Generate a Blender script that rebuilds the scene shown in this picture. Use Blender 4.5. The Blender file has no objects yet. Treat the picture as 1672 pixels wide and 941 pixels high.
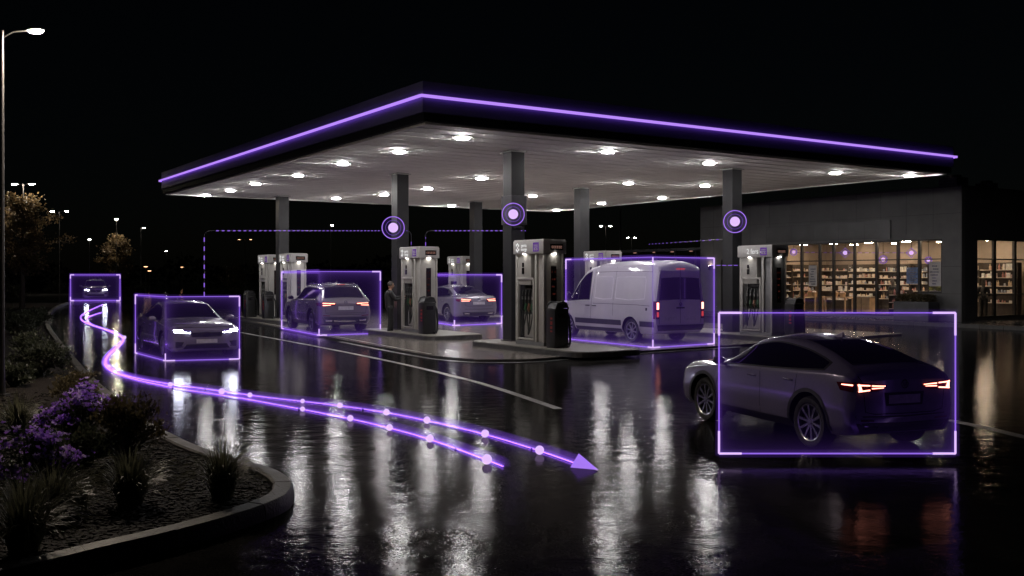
import bpy, bmesh, math, random
from mathutils import Vector, Matrix
from mathutils.bvhtree import BVHTree
R = math.radians
rnd = random.Random(7)
SC = bpy.context.scene
COL = SC.collection
HC, F, CX, HY = 2.1, 1600.0, 836.0, 452.0       # camera height, focal length and horizon measured on the photograph


def G(px, py, z=0.0):                            # where the sight line through a pixel meets the level z
    d = (HC - z) * F / (py - HY)
    return Vector(((px - CX) * d / F, d, z))


def D(px, d, z=0.0):
    return Vector(((px - CX) * d / F, d, z))


def ZY(py, d):
    return HC + (HY - py) * d / F


ANG = R(33.4)
A = Vector((-math.sin(ANG), math.cos(ANG), 0))   # the lane direction, away and to the left
B = Vector((math.cos(ANG), math.sin(ANG), 0))    # across the lanes, to the right


# ------------------------------------------------------------------ materials
def nt(m):
    m.use_nodes = True
    t = m.node_tree
    t.nodes.clear()
    out = t.nodes.new('ShaderNodeOutputMaterial')
    return t, out


def N(t, kind, **kw):
    n = t.nodes.new(kind)
    for k, v in kw.items():
        if k in n.inputs:
            n.inputs[k].default_value = v
        else:
            setattr(n, k, v)
    return n


def mat(name, col, rough=0.5, metal=0.0, var=0.15, scale=8.0, bump=0.0, bscale=60.0, coat=0.0, rvar=0.0, spec=0.5, coord='Object', detail=4.0):
    m = bpy.data.materials.new(name)
    t, out = nt(m)
    p = N(t, 'ShaderNodeBsdfPrincipled', Metallic=metal)
    p.inputs['Specular IOR Level'].default_value = spec
    p.inputs['Coat Weight'].default_value = coat
    p.inputs['Coat Roughness'].default_value = 0.05
    tc = N(t, 'ShaderNodeTexCoord')
    nz = N(t, 'ShaderNodeTexNoise', Scale=scale, Detail=detail)
    t.links.new(tc.outputs[coord], nz.inputs['Vector'])
    cr = N(t, 'ShaderNodeValToRGB')
    cr.color_ramp.elements[0].position = 0.3
    cr.color_ramp.elements[1].position = 0.7
    cr.color_ramp.elements[0].color = [c * (1 - var) for c in col] + [1]
    cr.color_ramp.elements[1].color = [min(1, c * (1 + var)) for c in col] + [1]
    t.links.new(nz.outputs['Fac'], cr.inputs['Fac'])
    t.links.new(cr.outputs['Color'], p.inputs['Base Color'])
    if rvar:
        mr = N(t, 'ShaderNodeMapRange')
        mr.inputs['To Min'].default_value = max(0.02, rough - rvar)
        mr.inputs['To Max'].default_value = min(1, rough + rvar)
        t.links.new(nz.outputs['Fac'], mr.inputs['Value'])
        t.links.new(mr.outputs['Result'], p.inputs['Roughness'])
    else:
        p.inputs['Roughness'].default_value = rough
    if bump:
        n2 = N(t, 'ShaderNodeTexNoise', Scale=bscale, Detail=3.0)
        t.links.new(tc.outputs[coord], n2.inputs['Vector'])
        b = N(t, 'ShaderNodeBump', Strength=bump, Distance=0.02)
        t.links.new(n2.outputs['Fac'], b.inputs['Height'])
        t.links.new(b.outputs['Normal'], p.inputs['Normal'])
    t.links.new(p.outputs[0], out.inputs[0])
    return m


def glow(name, col, s):
    m = bpy.data.materials.new(name)
    t, out = nt(m)
    e = N(t, 'ShaderNodeEmission', Color=(*col, 1), Strength=s)
    t.links.new(e.outputs[0], out.inputs[0])
    return m


def holo(name, w, h, base=0.018, edge=0.09, reach=0.13):
    """A clear light panel: see-through, giving off violet light, more at its lit rims (UV in metres)."""
    m = bpy.data.materials.new(name)
    t, out = nt(m)
    uv = N(t, 'ShaderNodeUVMap')
    sp = N(t, 'ShaderNodeSeparateXYZ')
    t.links.new(uv.outputs[0], sp.inputs[0])

    def mth(op, a, b=None):
        n = t.nodes.new('ShaderNodeMath')
        n.operation = op
        for i, v in enumerate((a, b)):
            if v is None:
                continue
            if isinstance(v, (int, float)):
                n.inputs[i].default_value = v
            else:
                t.links.new(v, n.inputs[i])
        return n.outputs[0]
    u, v = sp.outputs[0], sp.outputs[1]
    dx = mth('MINIMUM', u, mth('SUBTRACT', w, u))
    dy = mth('MINIMUM', v, mth('SUBTRACT', h, v))
    ex = mth('EXPONENT', mth('MULTIPLY', dx, -1 / reach))
    ey = mth('EXPONENT', mth('MULTIPLY', dy, -1 / reach))
    s = mth('ADD', mth('MULTIPLY', mth('ADD', ex, ey), edge), base)  # bars' glow painted into the panel emission, fading inward from the rims
    e = N(t, 'ShaderNodeEmission', Color=(0.33, 0.13, 1.0, 1))
    t.links.new(s, e.inputs['Strength'])
    tr = N(t, 'ShaderNodeBsdfTransparent', Color=(0.985, 0.98, 0.995, 1))
    ad = N(t, 'ShaderNodeAddShader')
    t.links.new(e.outputs[0], ad.inputs[0])
    t.links.new(tr.outputs[0], ad.inputs[1])
    t.links.new(ad.outputs[0], out.inputs[0])
    return m


def glass(name, tint=(0.9, 0.9, 0.9), fac=0.08, rough=0.03):
    m = bpy.data.materials.new(name)
    t, out = nt(m)
    tr = N(t, 'ShaderNodeBsdfTransparent', Color=(*tint, 1))
    gl = N(t, 'ShaderNodeBsdfGlossy', Roughness=rough)
    lw = N(t, 'ShaderNodeFresnel', IOR=1.45)
    mx = N(t, 'ShaderNodeMixShader')
    t.links.new(lw.outputs[0], mx.inputs[0])
    t.links.new(tr.outputs[0], mx.inputs[1])
    t.links.new(gl.outputs[0], mx.inputs[2])
    t.links.new(mx.outputs[0], out.inputs[0])
    return m


def wet_ground(name, dark, light, scale_tile=None, puddle=(0.42, 0.58), rmin=0.10, rmax=0.32, bs=0.25, fine=0.5, ior=1.3):
    m = bpy.data.materials.new(name)
    t, out = nt(m)
    p = N(t, 'ShaderNodeBsdfGlossy')
    p.distribution = 'BECKMANN'
    df = N(t, 'ShaderNodeBsdfDiffuse')
    fr = N(t, 'ShaderNodeFresnel', IOR=ior)
    tc = N(t, 'ShaderNodeTexCoord')

    def noise(s, d=4.0, dist=0.0):
        n = N(t, 'ShaderNodeTexNoise', Scale=s, Detail=d, Distortion=dist)
        t.links.new(tc.outputs['Object'], n.inputs['Vector'])
        return n.outputs['Fac']
    big, mid, small, grit = noise(0.22, 5, 0.6), noise(1.7, 5), noise(13.0, 5), noise(48.0, 2)
    # colour: worn lighter patches, fine aggregate
    cr = N(t, 'ShaderNodeValToRGB')
    cr.color_ramp.elements[0].position, cr.color_ramp.elements[1].position = 0.32, 0.72
    cr.color_ramp.elements[0].color, cr.color_ramp.elements[1].color = (*dark, 1), (*light, 1)
    mixn = N(t, 'ShaderNodeMix', data_type='FLOAT')
    mixn.inputs[0].default_value = 0.45
    t.links.new(mid, mixn.inputs[2])
    t.links.new(grit, mixn.inputs[3])
    t.links.new(mixn.outputs[0], cr.inputs['Fac'])
    t.links.new(cr.outputs['Color'], df.inputs['Color'])
    # how much water stands on it
    pm = N(t, 'ShaderNodeMapRange')
    pm.interpolation_type = 'SMOOTHSTEP'
    pm.inputs['From Min'].default_value, pm.inputs['From Max'].default_value = puddle
    ad = N(t, 'ShaderNodeMix', data_type='FLOAT')
    ad.inputs[0].default_value = 0.35
    t.links.new(big, ad.inputs[2])
    t.links.new(mid, ad.inputs[3])
    t.links.new(ad.outputs[0], pm.inputs['Value'])
    # the film of water breaks over the stones: fine and mid-sized patches of rougher, drier grain
    fm = N(t, 'ShaderNodeMix', data_type='FLOAT')
    fm.inputs[0].default_value = 0.5
    t.links.new(noise(28.0, 4), fm.inputs[2])
    t.links.new(noise(6.0, 4), fm.inputs[3])
    sub = N(t, 'ShaderNodeMath', operation='MULTIPLY_ADD')
    sub.inputs[1].default_value = -0.22
    t.links.new(pm.outputs[0], sub.inputs[0])
    t.links.new(fm.outputs[0], sub.inputs[2])
    rr = N(t, 'ShaderNodeMapRange')
    rr.interpolation_type = 'SMOOTHSTEP'
    rr.inputs['From Min'].default_value, rr.inputs['From Max'].default_value = 0.30, 0.66
    rr.inputs['To Min'].default_value, rr.inputs['To Max'].default_value = rmin, rmax
    t.links.new(sub.outputs[0], rr.inputs['Value'])
    t.links.new(rr.outputs[0], p.inputs['Roughness'])
    # ripples everywhere, grit where it is not under water
    b0 = N(t, 'ShaderNodeBump', Strength=1.0, Distance=0.0058 * bs)
    t.links.new(noise(3.6, 4), b0.inputs['Height'])
    b1 = N(t, 'ShaderNodeBump', Strength=1.0, Distance=0.0013 * bs)
    t.links.new(noise(19.0, 2), b1.inputs['Height'])
    t.links.new(b0.outputs['Normal'], b1.inputs['Normal'])
    b2 = N(t, 'ShaderNodeBump', Strength=1.0, Distance=0.0004 * fine)
    t.links.new(grit, b2.inputs['Height'])
    t.links.new(b1.outputs['Normal'], b2.inputs['Normal'])
    t.links.new(b2.outputs['Normal'], p.inputs['Normal'])
    if scale_tile:                                # sawn joints of a concrete slab
        br = N(t, 'ShaderNodeTexBrick', Scale=1.0)
        br.offset = 0.0
        br.inputs['Brick Width'].default_value = scale_tile
        br.inputs['Row Height'].default_value = scale_tile
        br.inputs['Mortar Size'].default_value = 0.012
        br.inputs['Color1'].default_value = br.inputs['Color2'].default_value = (1, 1, 1, 1)
        br.inputs['Mortar'].default_value = (0.35, 0.35, 0.35, 1)
        mp = N(t, 'ShaderNodeMapping')
        mp.inputs['Rotation'].default_value = (0, 0, -ANG)
        t.links.new(tc.outputs['Object'], mp.inputs[0])
        t.links.new(mp.outputs[0], br.inputs['Vector'])
        ml = N(t, 'ShaderNodeMix', data_type='RGBA', blend_type='MULTIPLY')
        ml.inputs[0].default_value = 1.0
        t.links.new(cr.outputs['Color'], ml.inputs[6])
        t.links.new(br.outputs['Color'], ml.inputs[7])
        t.links.new(ml.outputs[2], df.inputs['Color'])
    mx = N(t, 'ShaderNodeMixShader')
    t.links.new(fr.outputs[0], mx.inputs[0])
    t.links.new(df.outputs[0], mx.inputs[1])
    t.links.new(p.outputs[0], mx.inputs[2])
    t.links.new(mx.outputs[0], out.inputs[0])
    return m


M = {}
M['asphalt'] = wet_ground('wet_asphalt', (0.003, 0.003, 0.0035), (0.034, 0.0315, 0.030), rmin=0.085, rmax=0.18, bs=0.86, fine=2.1, ior=1.076)
M['pad'] = wet_ground('wet_concrete', (0.24, 0.214, 0.192), (0.34, 0.306, 0.277), scale_tile=4.0, rmin=0.22, rmax=0.27, bs=0.05, fine=0.25)
M['pave'] = wet_ground('wet_paving', (0.10, 0.095, 0.09), (0.2, 0.19, 0.185), scale_tile=1.2, rmin=0.20, rmax=0.30, bs=0.12, fine=0.3)
M['kerb'] = mat('kerb_concrete', (0.034, 0.0325, 0.031), 0.55, var=0.35, scale=5, bump=0.4, bscale=40, rvar=0.15)
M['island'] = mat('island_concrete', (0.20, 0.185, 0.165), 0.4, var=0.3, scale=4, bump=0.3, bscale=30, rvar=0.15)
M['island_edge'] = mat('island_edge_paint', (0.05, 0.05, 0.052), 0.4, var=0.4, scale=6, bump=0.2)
M['paint'] = mat('road_paint', (0.17, 0.16, 0.15), 0.35, var=0.8, scale=9, bump=0.5, bscale=60, rvar=0.15)
M['asphalt_dark'] = mat('dark_gutter', (0.010, 0.010, 0.011), 0.5, spec=0.1, var=0.4, scale=6, bump=0.3, rvar=0.1)
M['readout'] = glow('dim_readout', (0.5, 0.09, 0.06), 0.10)
M['soil'] = mat('bark_mulch', (0.014, 0.011, 0.0095), 0.9, spec=0.1, var=0.7, scale=22, bump=0.8, bscale=110)
M['chip'] = mat('bark_chip', (0.013, 0.010, 0.0085), 0.8, var=0.8, scale=25, spec=0.15)
M['fascia'] = mat('fascia_panel', (0.055, 0.055, 0.085), 0.5, var=0.1, scale=0.6, spec=0.15)
M['fascia_dark'] = mat('fascia_lower', (0.006, 0.006, 0.009), 0.6, var=0.1, spec=0.08)
M['soffit'] = mat('soffit_metal', (0.85, 0.81, 0.79), 0.7, var=0.06, scale=0.7, rvar=0.06)
M['trim'] = mat('trim_metal', (0.5, 0.48, 0.47), 0.35, metal=0.4, var=0.06)
M['column'] = mat('column_metal', (0.033, 0.033, 0.036), 0.34, metal=0.3, var=0.12, scale=2, rvar=0.08)
M['column_dark'] = mat('box_metal', (0.06, 0.058, 0.065), 0.4, metal=0.5)
M['lens'] = glow('downlight_lens', (1.0, 0.965, 0.95), 300)
M['strip'] = glow('violet_strip', (0.50, 0.26, 1.0), 1.0)
M['added_backlight'] = glow('violet_added_backlight', (0.30, 0.10, 1.0), 5.0)


def halo_volume(name, s):  # emission-only volume, standing in for bloom around the violet lines
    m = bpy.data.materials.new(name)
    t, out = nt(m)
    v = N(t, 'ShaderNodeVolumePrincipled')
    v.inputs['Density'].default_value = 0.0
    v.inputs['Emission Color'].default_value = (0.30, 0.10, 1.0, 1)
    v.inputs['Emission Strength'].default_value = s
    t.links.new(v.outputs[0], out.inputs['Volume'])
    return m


M['halo_inner'], M['halo_outer'], M['halo_frame'] = halo_volume('bloom_halo', 1.7), halo_volume('bloom_halo_thin', 0.5), halo_volume('bloom_halo_frame', 0.55)
M['pw'] = mat('pump_white', (0.37, 0.355, 0.335), 0.35, var=0.10, scale=3, rvar=0.08)
M['pg'] = mat('pump_grey', (0.20, 0.20, 0.205), 0.4, metal=0.3, var=0.1)
M['phead'] = mat('pump_header', (0.38, 0.365, 0.36), 0.4, var=0.06)
M['black'] = mat('black_plastic', (0.012, 0.012, 0.013), 0.35, var=0.3)
M['rubber'] = mat('black_rubber', (0.010, 0.010, 0.011), 0.6, var=0.3)
M['screen'] = mat('dark_screen', (0.015, 0.013, 0.014), 0.12, var=0.5, scale=30)
M['screen_glow'] = glow('display_digits', (0.9, 0.45, 0.35), 0.35)
M['white_ink'] = glow('lit_lettering', (1, 1, 1), 0.75)
M['purple_ink'] = glow('lit_emblem', (0.13, 0.06, 0.26), 0.9)
M['spot'] = glow('pump_spot', (1.0, 0.94, 0.86), 22)
M['noz_g'] = mat('nozzle_green', (0.02, 0.07, 0.03), 0.4)
M['noz_s'] = mat('nozzle_silver', (0.42, 0.42, 0.42), 0.3, metal=0.8)
M['noz_o'] = mat('nozzle_orange', (0.16, 0.075, 0.045), 0.4)
M['red'] = mat('red_label', (0.30, 0.03, 0.025), 0.45)
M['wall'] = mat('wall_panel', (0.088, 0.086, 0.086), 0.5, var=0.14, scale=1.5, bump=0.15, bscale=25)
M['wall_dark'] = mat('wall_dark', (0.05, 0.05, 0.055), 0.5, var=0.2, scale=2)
M['mull'] = mat('mullion_metal', (0.035, 0.032, 0.03), 0.35, metal=0.5)
M['sign'] = mat('sign_board', (0.03, 0.029, 0.03), 0.35, var=0.5, scale=1.2)
M['glass'] = glass('window_glass', (0.93, 0.92, 0.90))
M['int_wall'] = mat('interior_wall', (0.27, 0.215, 0.165), 0.6, var=0.08, scale=2)
M['int_ceil'] = mat('interior_ceiling', (0.28, 0.23, 0.19), 0.7, var=0.08)
M['int_floor'] = mat('interior_floor', (0.30, 0.25, 0.21), 0.25, var=0.15)
M['wood'] = mat('pale_wood', (0.45, 0.30, 0.17), 0.45, var=0.2, scale=4)
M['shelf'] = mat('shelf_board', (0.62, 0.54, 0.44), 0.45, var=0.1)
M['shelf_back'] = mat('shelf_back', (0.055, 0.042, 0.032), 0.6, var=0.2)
M['warm'] = glow('warm_tube', (1.0, 0.78, 0.56), 175)
M['lamp'] = glow('street_lamp_lens', (1.0, 0.84, 0.68), 5600)
M['lamp_tree'] = glow('tree_lamp_lens', (1.0, 0.86, 0.68), 800)
M['lamp_cone'] = glow('cone_tree_lamp_lens', (1.0, 0.86, 0.68), 2300)
M['lamp_far'] = glow('far_lamp_lens', (1.0, 0.90, 0.78), 160)
M['lamp_orange'] = glow('orange_lamp_lens', (1.0, 0.50, 0.25), 6)
M['pole'] = mat('pole_metal', (0.10, 0.098, 0.10), 0.38, metal=0.6, var=0.12)
M['neon'] = glow('neon_violet', (0.40, 0.20, 0.95), 0.95)
M['neon_soft'] = glow('neon_violet_soft', (0.30, 0.14, 0.8), 0.55)
M['neon_hot'] = glow('neon_bright', (0.72, 0.48, 1.0), 1.1)
M['added_underglow'] = glow('neon_added_underglow', (0.30, 0.10, 1.0), 14)
M['neon_frame'] = glow('neon_frame', (0.34, 0.16, 0.95), 0.85)
M['cable'] = mat('thin_cable', (0.02, 0.018, 0.025), 0.5)
M['tyre'] = mat('tyre_rubber', (0.012, 0.012, 0.013), 0.65, var=0.3, scale=20, bump=0.2)
M['rim'] = mat('alloy', (0.50, 0.50, 0.54), 0.28, metal=0.9, var=0.1)
M['rim_dark'] = mat('dark_rim_metal', (0.02, 0.02, 0.022), 0.4, metal=0.5)  # dark metal of the disc behind the spokes
M['carglass'] = mat('car_glass', (0.006, 0.006, 0.009), 0.04, var=0.2, spec=0.7)
M['tail_red'] = mat('tail_lens', (0.10, 0.008, 0.006), 0.12, coat=0.5)
M['tail_glow'] = glow('tail_lamp', (1.0, 0.32, 0.22), 5.0)
M['brake_dim'] = glow('tail_lamp_dim', (0.8, 0.07, 0.05), 0.6)
M['head_glow'] = glow('head_lamp', (0.80, 0.82, 1.0), 95)
M['head_case'] = mat('headlamp_case', (0.12, 0.12, 0.14), 0.1, metal=0.4)
M['plate'] = mat('number_plate', (0.42, 0.41, 0.44), 0.5, var=0.2, scale=12)
M['chrome'] = mat('chrome', (0.6, 0.6, 0.62), 0.15, metal=1.0, var=0.05)
M['cladding'] = mat('dark_cladding', (0.016, 0.016, 0.018), 0.5, var=0.25)
M['seam'] = mat('panel_gap', (0.004, 0.004, 0.005), 0.7)
for k, c in dict(paint_blue=(0.29, 0.262, 0.385), paint_grey=(0.23, 0.21, 0.27), paint_brown=(0.19, 0.17, 0.19), paint_silver=(0.20, 0.19, 0.22), paint_far=(0.5, 0.48, 0.52)).items():
    M[k] = mat('car_' + k, c, 0.27, metal=0.35, var=0.05, scale=40, coat=0.7)
M['paint_white'] = mat('car_paint_white', (0.46, 0.445, 0.48), 0.32, var=0.04, scale=3, coat=0.5)
M['bark'] = mat('bark', (0.05, 0.04, 0.032), 0.9, var=0.4, scale=20, bump=0.8)


def leafmat(name, col, var=0.5, scale=5.0, tl=0.5, rough=0.45):
    """Leaf: a glossy face that also lets light through."""
    m = mat(name, col, rough, var=var, scale=scale)
    t = m.node_tree
    p = [n for n in t.nodes if n.type == 'BSDF_PRINCIPLED'][0]
    out = [n for n in t.nodes if n.type == 'OUTPUT_MATERIAL'][0]
    cr = [n for n in t.nodes if n.type == 'VALTORGB'][0]
    tr = N(t, 'ShaderNodeBsdfTranslucent')
    t.links.new(cr.outputs[0], tr.inputs[0])
    mx = N(t, 'ShaderNodeMixShader')
    mx.inputs[0].default_value = tl
    t.links.new(p.outputs[0], mx.inputs[1])
    t.links.new(tr.outputs[0], mx.inputs[2])
    t.links.new(mx.outputs[0], out.inputs[0])
    return m


M['leaf_autumn'] = leafmat('leaf_autumn', (0.13, 0.092, 0.048), 0.75, 1.5)
M['leaf_dark'] = leafmat('leaf_dark', (0.040, 0.046, 0.028), 0.6, 5)
M['leaf_olive'] = leafmat('leaf_olive', (0.085, 0.068, 0.034), 0.6, 8, 0.4)
M['leaf_sill'] = leafmat('leaf_sill', (0.30, 0.30, 0.07), 0.5, 8, 0.3)
M['blade'] = leafmat('grass_blade', (0.12, 0.12, 0.075), 0.6, 10, 0.4)
M['flower'] = leafmat('violet_petal', (0.44, 0.20, 1.0), 0.3, 14, 0.5)
M['flower_pale'] = leafmat('pale_violet_petal', (0.68, 0.50, 1.0), 0.15, 14, 0.5)
M['skin'] = mat('skin', (0.42, 0.24, 0.17), 0.5, var=0.1)
M['hair'] = mat('hair', (0.045, 0.035, 0.03), 0.6)
M['jacket'] = mat('dark_jacket', (0.013, 0.0125, 0.015), 0.6, var=0.3, scale=10)
M['trousers'] = mat('dark_trousers', (0.008, 0.008, 0.010), 0.7, var=0.3)
M['shoe'] = mat('shoes', (0.010, 0.010, 0.010), 0.5)
M['poster'] = mat('poster_paper', (0.62, 0.60, 0.60), 0.6, var=0.15, scale=4)
M['poster_print'] = mat('poster_print', (0.25, 0.25, 0.30), 0.6, var=0.6, scale=9)
M['poster_blue'] = mat('poster_blue', (0.18, 0.26, 0.48), 0.6, var=0.4, scale=6)
M['poster_violet'] = mat('poster_violet', (0.30, 0.16, 0.42), 0.6, var=0.5, scale=6)
M['roof_dark'] = mat('dark_roofing', (0.02, 0.02, 0.022), 0.7)
for i, c in enumerate([(0.70, 0.56, 0.42), (0.80, 0.74, 0.66), (0.46, 0.20, 0.17), (0.60, 0.45, 0.28), (0.66, 0.50, 0.47), (0.30, 0.34, 0.40)]):
    M['goods%d' % i] = mat('goods_%d' % i, c, 0.45, var=0.3, scale=14)


# ------------------------------------------------------------------ mesh helper
class MB:
    def __init__(s):
        s.v, s.f, s.m, s.uv = [], [], [], {}

    def add(s, vs, fs, mi=0):
        b = len(s.v)
        s.v += [tuple(v) for v in vs]
        for f in fs:
            s.f.append([b + i for i in f])
            s.m.append(mi)
        return s

    def box(s, c, d, mi=0, rz=0.0, bev=0.0):
        x, y, z = d[0] / 2, d[1] / 2, d[2] / 2
        rot = Matrix.Rotation(rz, 3, 'Z')
        c = Vector(c)
        if bev <= 0:
            vs = [c + rot @ Vector((sx * x, sy * y, sz * z)) for sx in (-1, 1) for sy in (-1, 1) for sz in (-1, 1)]
            return s.add(vs, [(0, 1, 3, 2), (4, 6, 7, 5), (0, 4, 5, 1), (2, 3, 7, 6), (0, 2, 6, 4), (1, 5, 7, 3)], mi)
        bm = bmesh.new()
        bmesh.ops.create_cube(bm, size=1.0)
        for v in bm.verts:
            v.co = Vector((v.co.x * d[0], v.co.y * d[1], v.co.z * d[2]))
        bmesh.ops.bevel(bm, geom=bm.edges[:], offset=min(bev, min(d) * 0.45), segments=2, affect='EDGES', profile=0.5)
        bm.verts.index_update()
        s.add([c + rot @ v.co for v in bm.verts], [[v.index for v in f.verts] for f in bm.faces], mi)
        bm.free()
        return s

    def tube(s, pts, r, n=8, mi=0, closed=False, mis=None):
        pts = [Vector(p) for p in pts]
        k = len(pts)
        rs = r if isinstance(r, (list, tuple)) else [r] * k
        ring, up = [], None
        for i, p in enumerate(pts):
            a = pts[i - 1] if (i > 0 or closed) else p
            b = pts[(i + 1) % k] if (i < k - 1 or closed) else p
            t = (b - a)
            t = t.normalized() if t.length > 1e-9 else Vector((0, 0, 1))
            if up is None:
                up = Vector((0, 0, 1)) if abs(t.z) < 0.9 else Vector((1, 0, 0))
            n1 = t.cross(up)
            if n1.length < 1e-6:
                n1 = t.cross(Vector((1, 0, 0)))
            n1.normalize()
            n2 = n1.cross(t).normalized()
            up = n2
            ring += [p + (n1 * math.cos(2 * math.pi * j / n) + n2 * math.sin(2 * math.pi * j / n)) * rs[i] for j in range(n)]
        b0 = len(s.v)
        s.v += [tuple(v) for v in ring]
        for i in range(k if closed else k - 1):
            for j in range(n):
                s.f.append([b0 + i * n + j, b0 + i * n + (j + 1) % n, b0 + ((i + 1) % k) * n + (j + 1) % n, b0 + ((i + 1) % k) * n + j])
                s.m.append(mis[i] if mis else mi)
        if not closed:
            s.f.append([b0 + j for j in range(n)][::-1])
            s.m.append(mi)
            s.f.append([b0 + (k - 1) * n + j for j in range(n)])
            s.m.append(mi)
        return s

    def cyl(s, p, q, r, n=16, mi=0):
        return s.tube([p, q], r, n, mi)

    def lathe(s, prof, n=24, mi=0, axis='Z', c=(0, 0, 0), mis=None):
        c = Vector(c)
        vs, fs, k = [], [], len(prof)
        for i in range(n):
            a = 2 * math.pi * i / n
            for (r, z) in prof:
                x, y = r * math.cos(a), r * math.sin(a)
                vs.append(c + (Vector((x, y, z)) if axis == 'Z' else Vector((x, z, y))))
        b = len(s.v)
        s.v += [tuple(v) for v in vs]
        for i in range(n):
            for j in range(k - 1):
                q = [b + i * k + j, b + ((i + 1) % n) * k + j, b + ((i + 1) % n) * k + j + 1, b + i * k + j + 1]
                s.f.append(q)
                s.m.append(mis[j] if mis else mi)
        return s

    def prism(s, poly, z0, z1, mi=0, mside=None, inset=0.0):
        n = len(poly)
        top = [Vector((p[0], p[1], z1)) for p in poly]
        bot = [Vector((p[0], p[1], z0)) for p in poly]
        b = len(s.v)
        s.v += [tuple(v) for v in bot + top]
        s.f.append([b + n + i for i in range(n)])
        s.m.append(mi)
        s.f.append([b + i for i in range(n)][::-1])
        s.m.append(mi)
        for i in range(n):
            s.f.append([b + i, b + (i + 1) % n, b + n + (i + 1) % n, b + n + i])
            s.m.append(mi if mside is None else mside)
        return s

    def sphere(s, c, r, nu=16, nv=10, mi=0, sc=(1, 1, 1)):
        prof = [(max(1e-4, r * math.sin(math.pi * j / nv)), -r * math.cos(math.pi * j / nv)) for j in range(nv + 1)]
        b = len(s.v)
        s.lathe(prof, nu, mi)
        for i in range(b, len(s.v)):
            x, y, z = s.v[i]
            s.v[i] = (c[0] + x * sc[0], c[1] + y * sc[1], c[2] + z * sc[2])
        return s

    def build(s, name, mats, parent=None, smooth=None, uv=None):
        me = bpy.data.meshes.new(name)
        me.from_pydata(s.v, [], s.f)
        for m in (mats if isinstance(mats, (list, tuple)) else [mats]):
            me.materials.append(m)
        me.polygons.foreach_set('material_index', s.m)
        if uv:
            l = me.uv_layers.new(name='UVMap')
            for lp in me.loops:
                l.data[lp.index].uv = uv[lp.vertex_index]
        bm = bmesh.new()
        bm.from_mesh(me)
        if not uv:
            bmesh.ops.recalc_face_normals(bm, faces=bm.faces)
        bm.to_mesh(me)
        bm.free()
        if smooth is not None:
            me.polygons.foreach_set('use_smooth', [True] * len(me.polygons))
            me.set_sharp_from_angle(angle=R(smooth))
        me.update()
        o = bpy.data.objects.new(name, me)
        COL.objects.link(o)
        if parent:
            o.parent = parent
        return o


def tag(o, label, cat, group=None):
    o['label'], o['category'] = label, cat
    if group:
        o['group'] = group
    return o


def thing(name, label, cat, loc=(0, 0, 0), rz=0.0, group=None, scale=1.0):
    o = bpy.data.objects.new(name, None)
    o.empty_display_size = 0.2
    COL.objects.link(o)
    o.location, o.rotation_euler = loc, (0, 0, rz)
    o.scale = (scale,) * 3
    return tag(o, label, cat, group)


def struct(o, kind='structure'):
    o['kind'] = kind
    return o


def copy_tree(o, parent=None):
    c = o.copy()
    COL.objects.link(c)
    c.parent = parent
    for ch in o.children:
        copy_tree(ch, c)
    return c


def text_mesh(s, size, depth=0.004):
    cu = bpy.data.curves.new('lettering', 'FONT')
    cu.body, cu.size, cu.extrude, cu.align_x, cu.align_y = s, size, depth / 2, 'LEFT', 'CENTER'
    cu.space_line = 0.8
    o = bpy.data.objects.new('lettering', cu)
    COL.objects.link(o)
    bpy.context.view_layer.update()
    me = bpy.data.meshes.new_from_object(o.evaluated_get(bpy.context.evaluated_depsgraph_get()))
    vs, fs = [v.co.copy() for v in me.vertices], [list(p.vertices) for p in me.polygons]
    bpy.data.objects.remove(o)
    bpy.data.curves.remove(cu)
    bpy.data.meshes.remove(me)
    return vs, fs


# ------------------------------------------------------------------ camera, night sky
cam = bpy.data.cameras.new('camera')
co = bpy.data.objects.new('camera', cam)
COL.objects.link(co)
co.location, co.rotation_euler = (0, 0, HC), (R(90), 0, 0)
cam.sensor_width, cam.lens = 36.0, F / 1672 * 36
cam.shift_y = -(470.5 - HY) / 1672
cam.clip_end = 5000
SC.camera = co
w = bpy.data.worlds.new('World')
SC.world = w
w.use_nodes = True
wt = w.node_tree
wt.nodes.clear()
wo = wt.nodes.new('ShaderNodeOutputWorld')
bg = wt.nodes.new('ShaderNodeBackground')
sky = wt.nodes.new('ShaderNodeTexSky')
sky.sky_type, sky.sun_disc = 'NISHITA', False
sky.sun_elevation, sky.sun_rotation = R(24), R(200)
bg.inputs['Strength'].default_value = 0.00022
wt.links.new(sky.outputs[0], bg.inputs[0])
wt.links.new(bg.outputs[0], wo.inputs[0])
SC.view_settings.view_transform, SC.view_settings.look = 'Standard', 'None'
SC.view_settings.exposure, SC.view_settings.gamma = 0.0, 1.0
SC.cycles.use_denoising = True
SC.cycles.max_bounces = 7
SC.cycles.diffuse_bounces = 3
SC.cycles.glossy_bounces = 4
SC.cycles.transparent_max_bounces = 16
SC.cycles.sample_clamp_indirect = 4.0
SC.cycles.caustics_reflective = SC.cycles.caustics_refractive = False
SC.cycles.use_adaptive_sampling = True
SC.cycles.adaptive_threshold = 0.015
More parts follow.
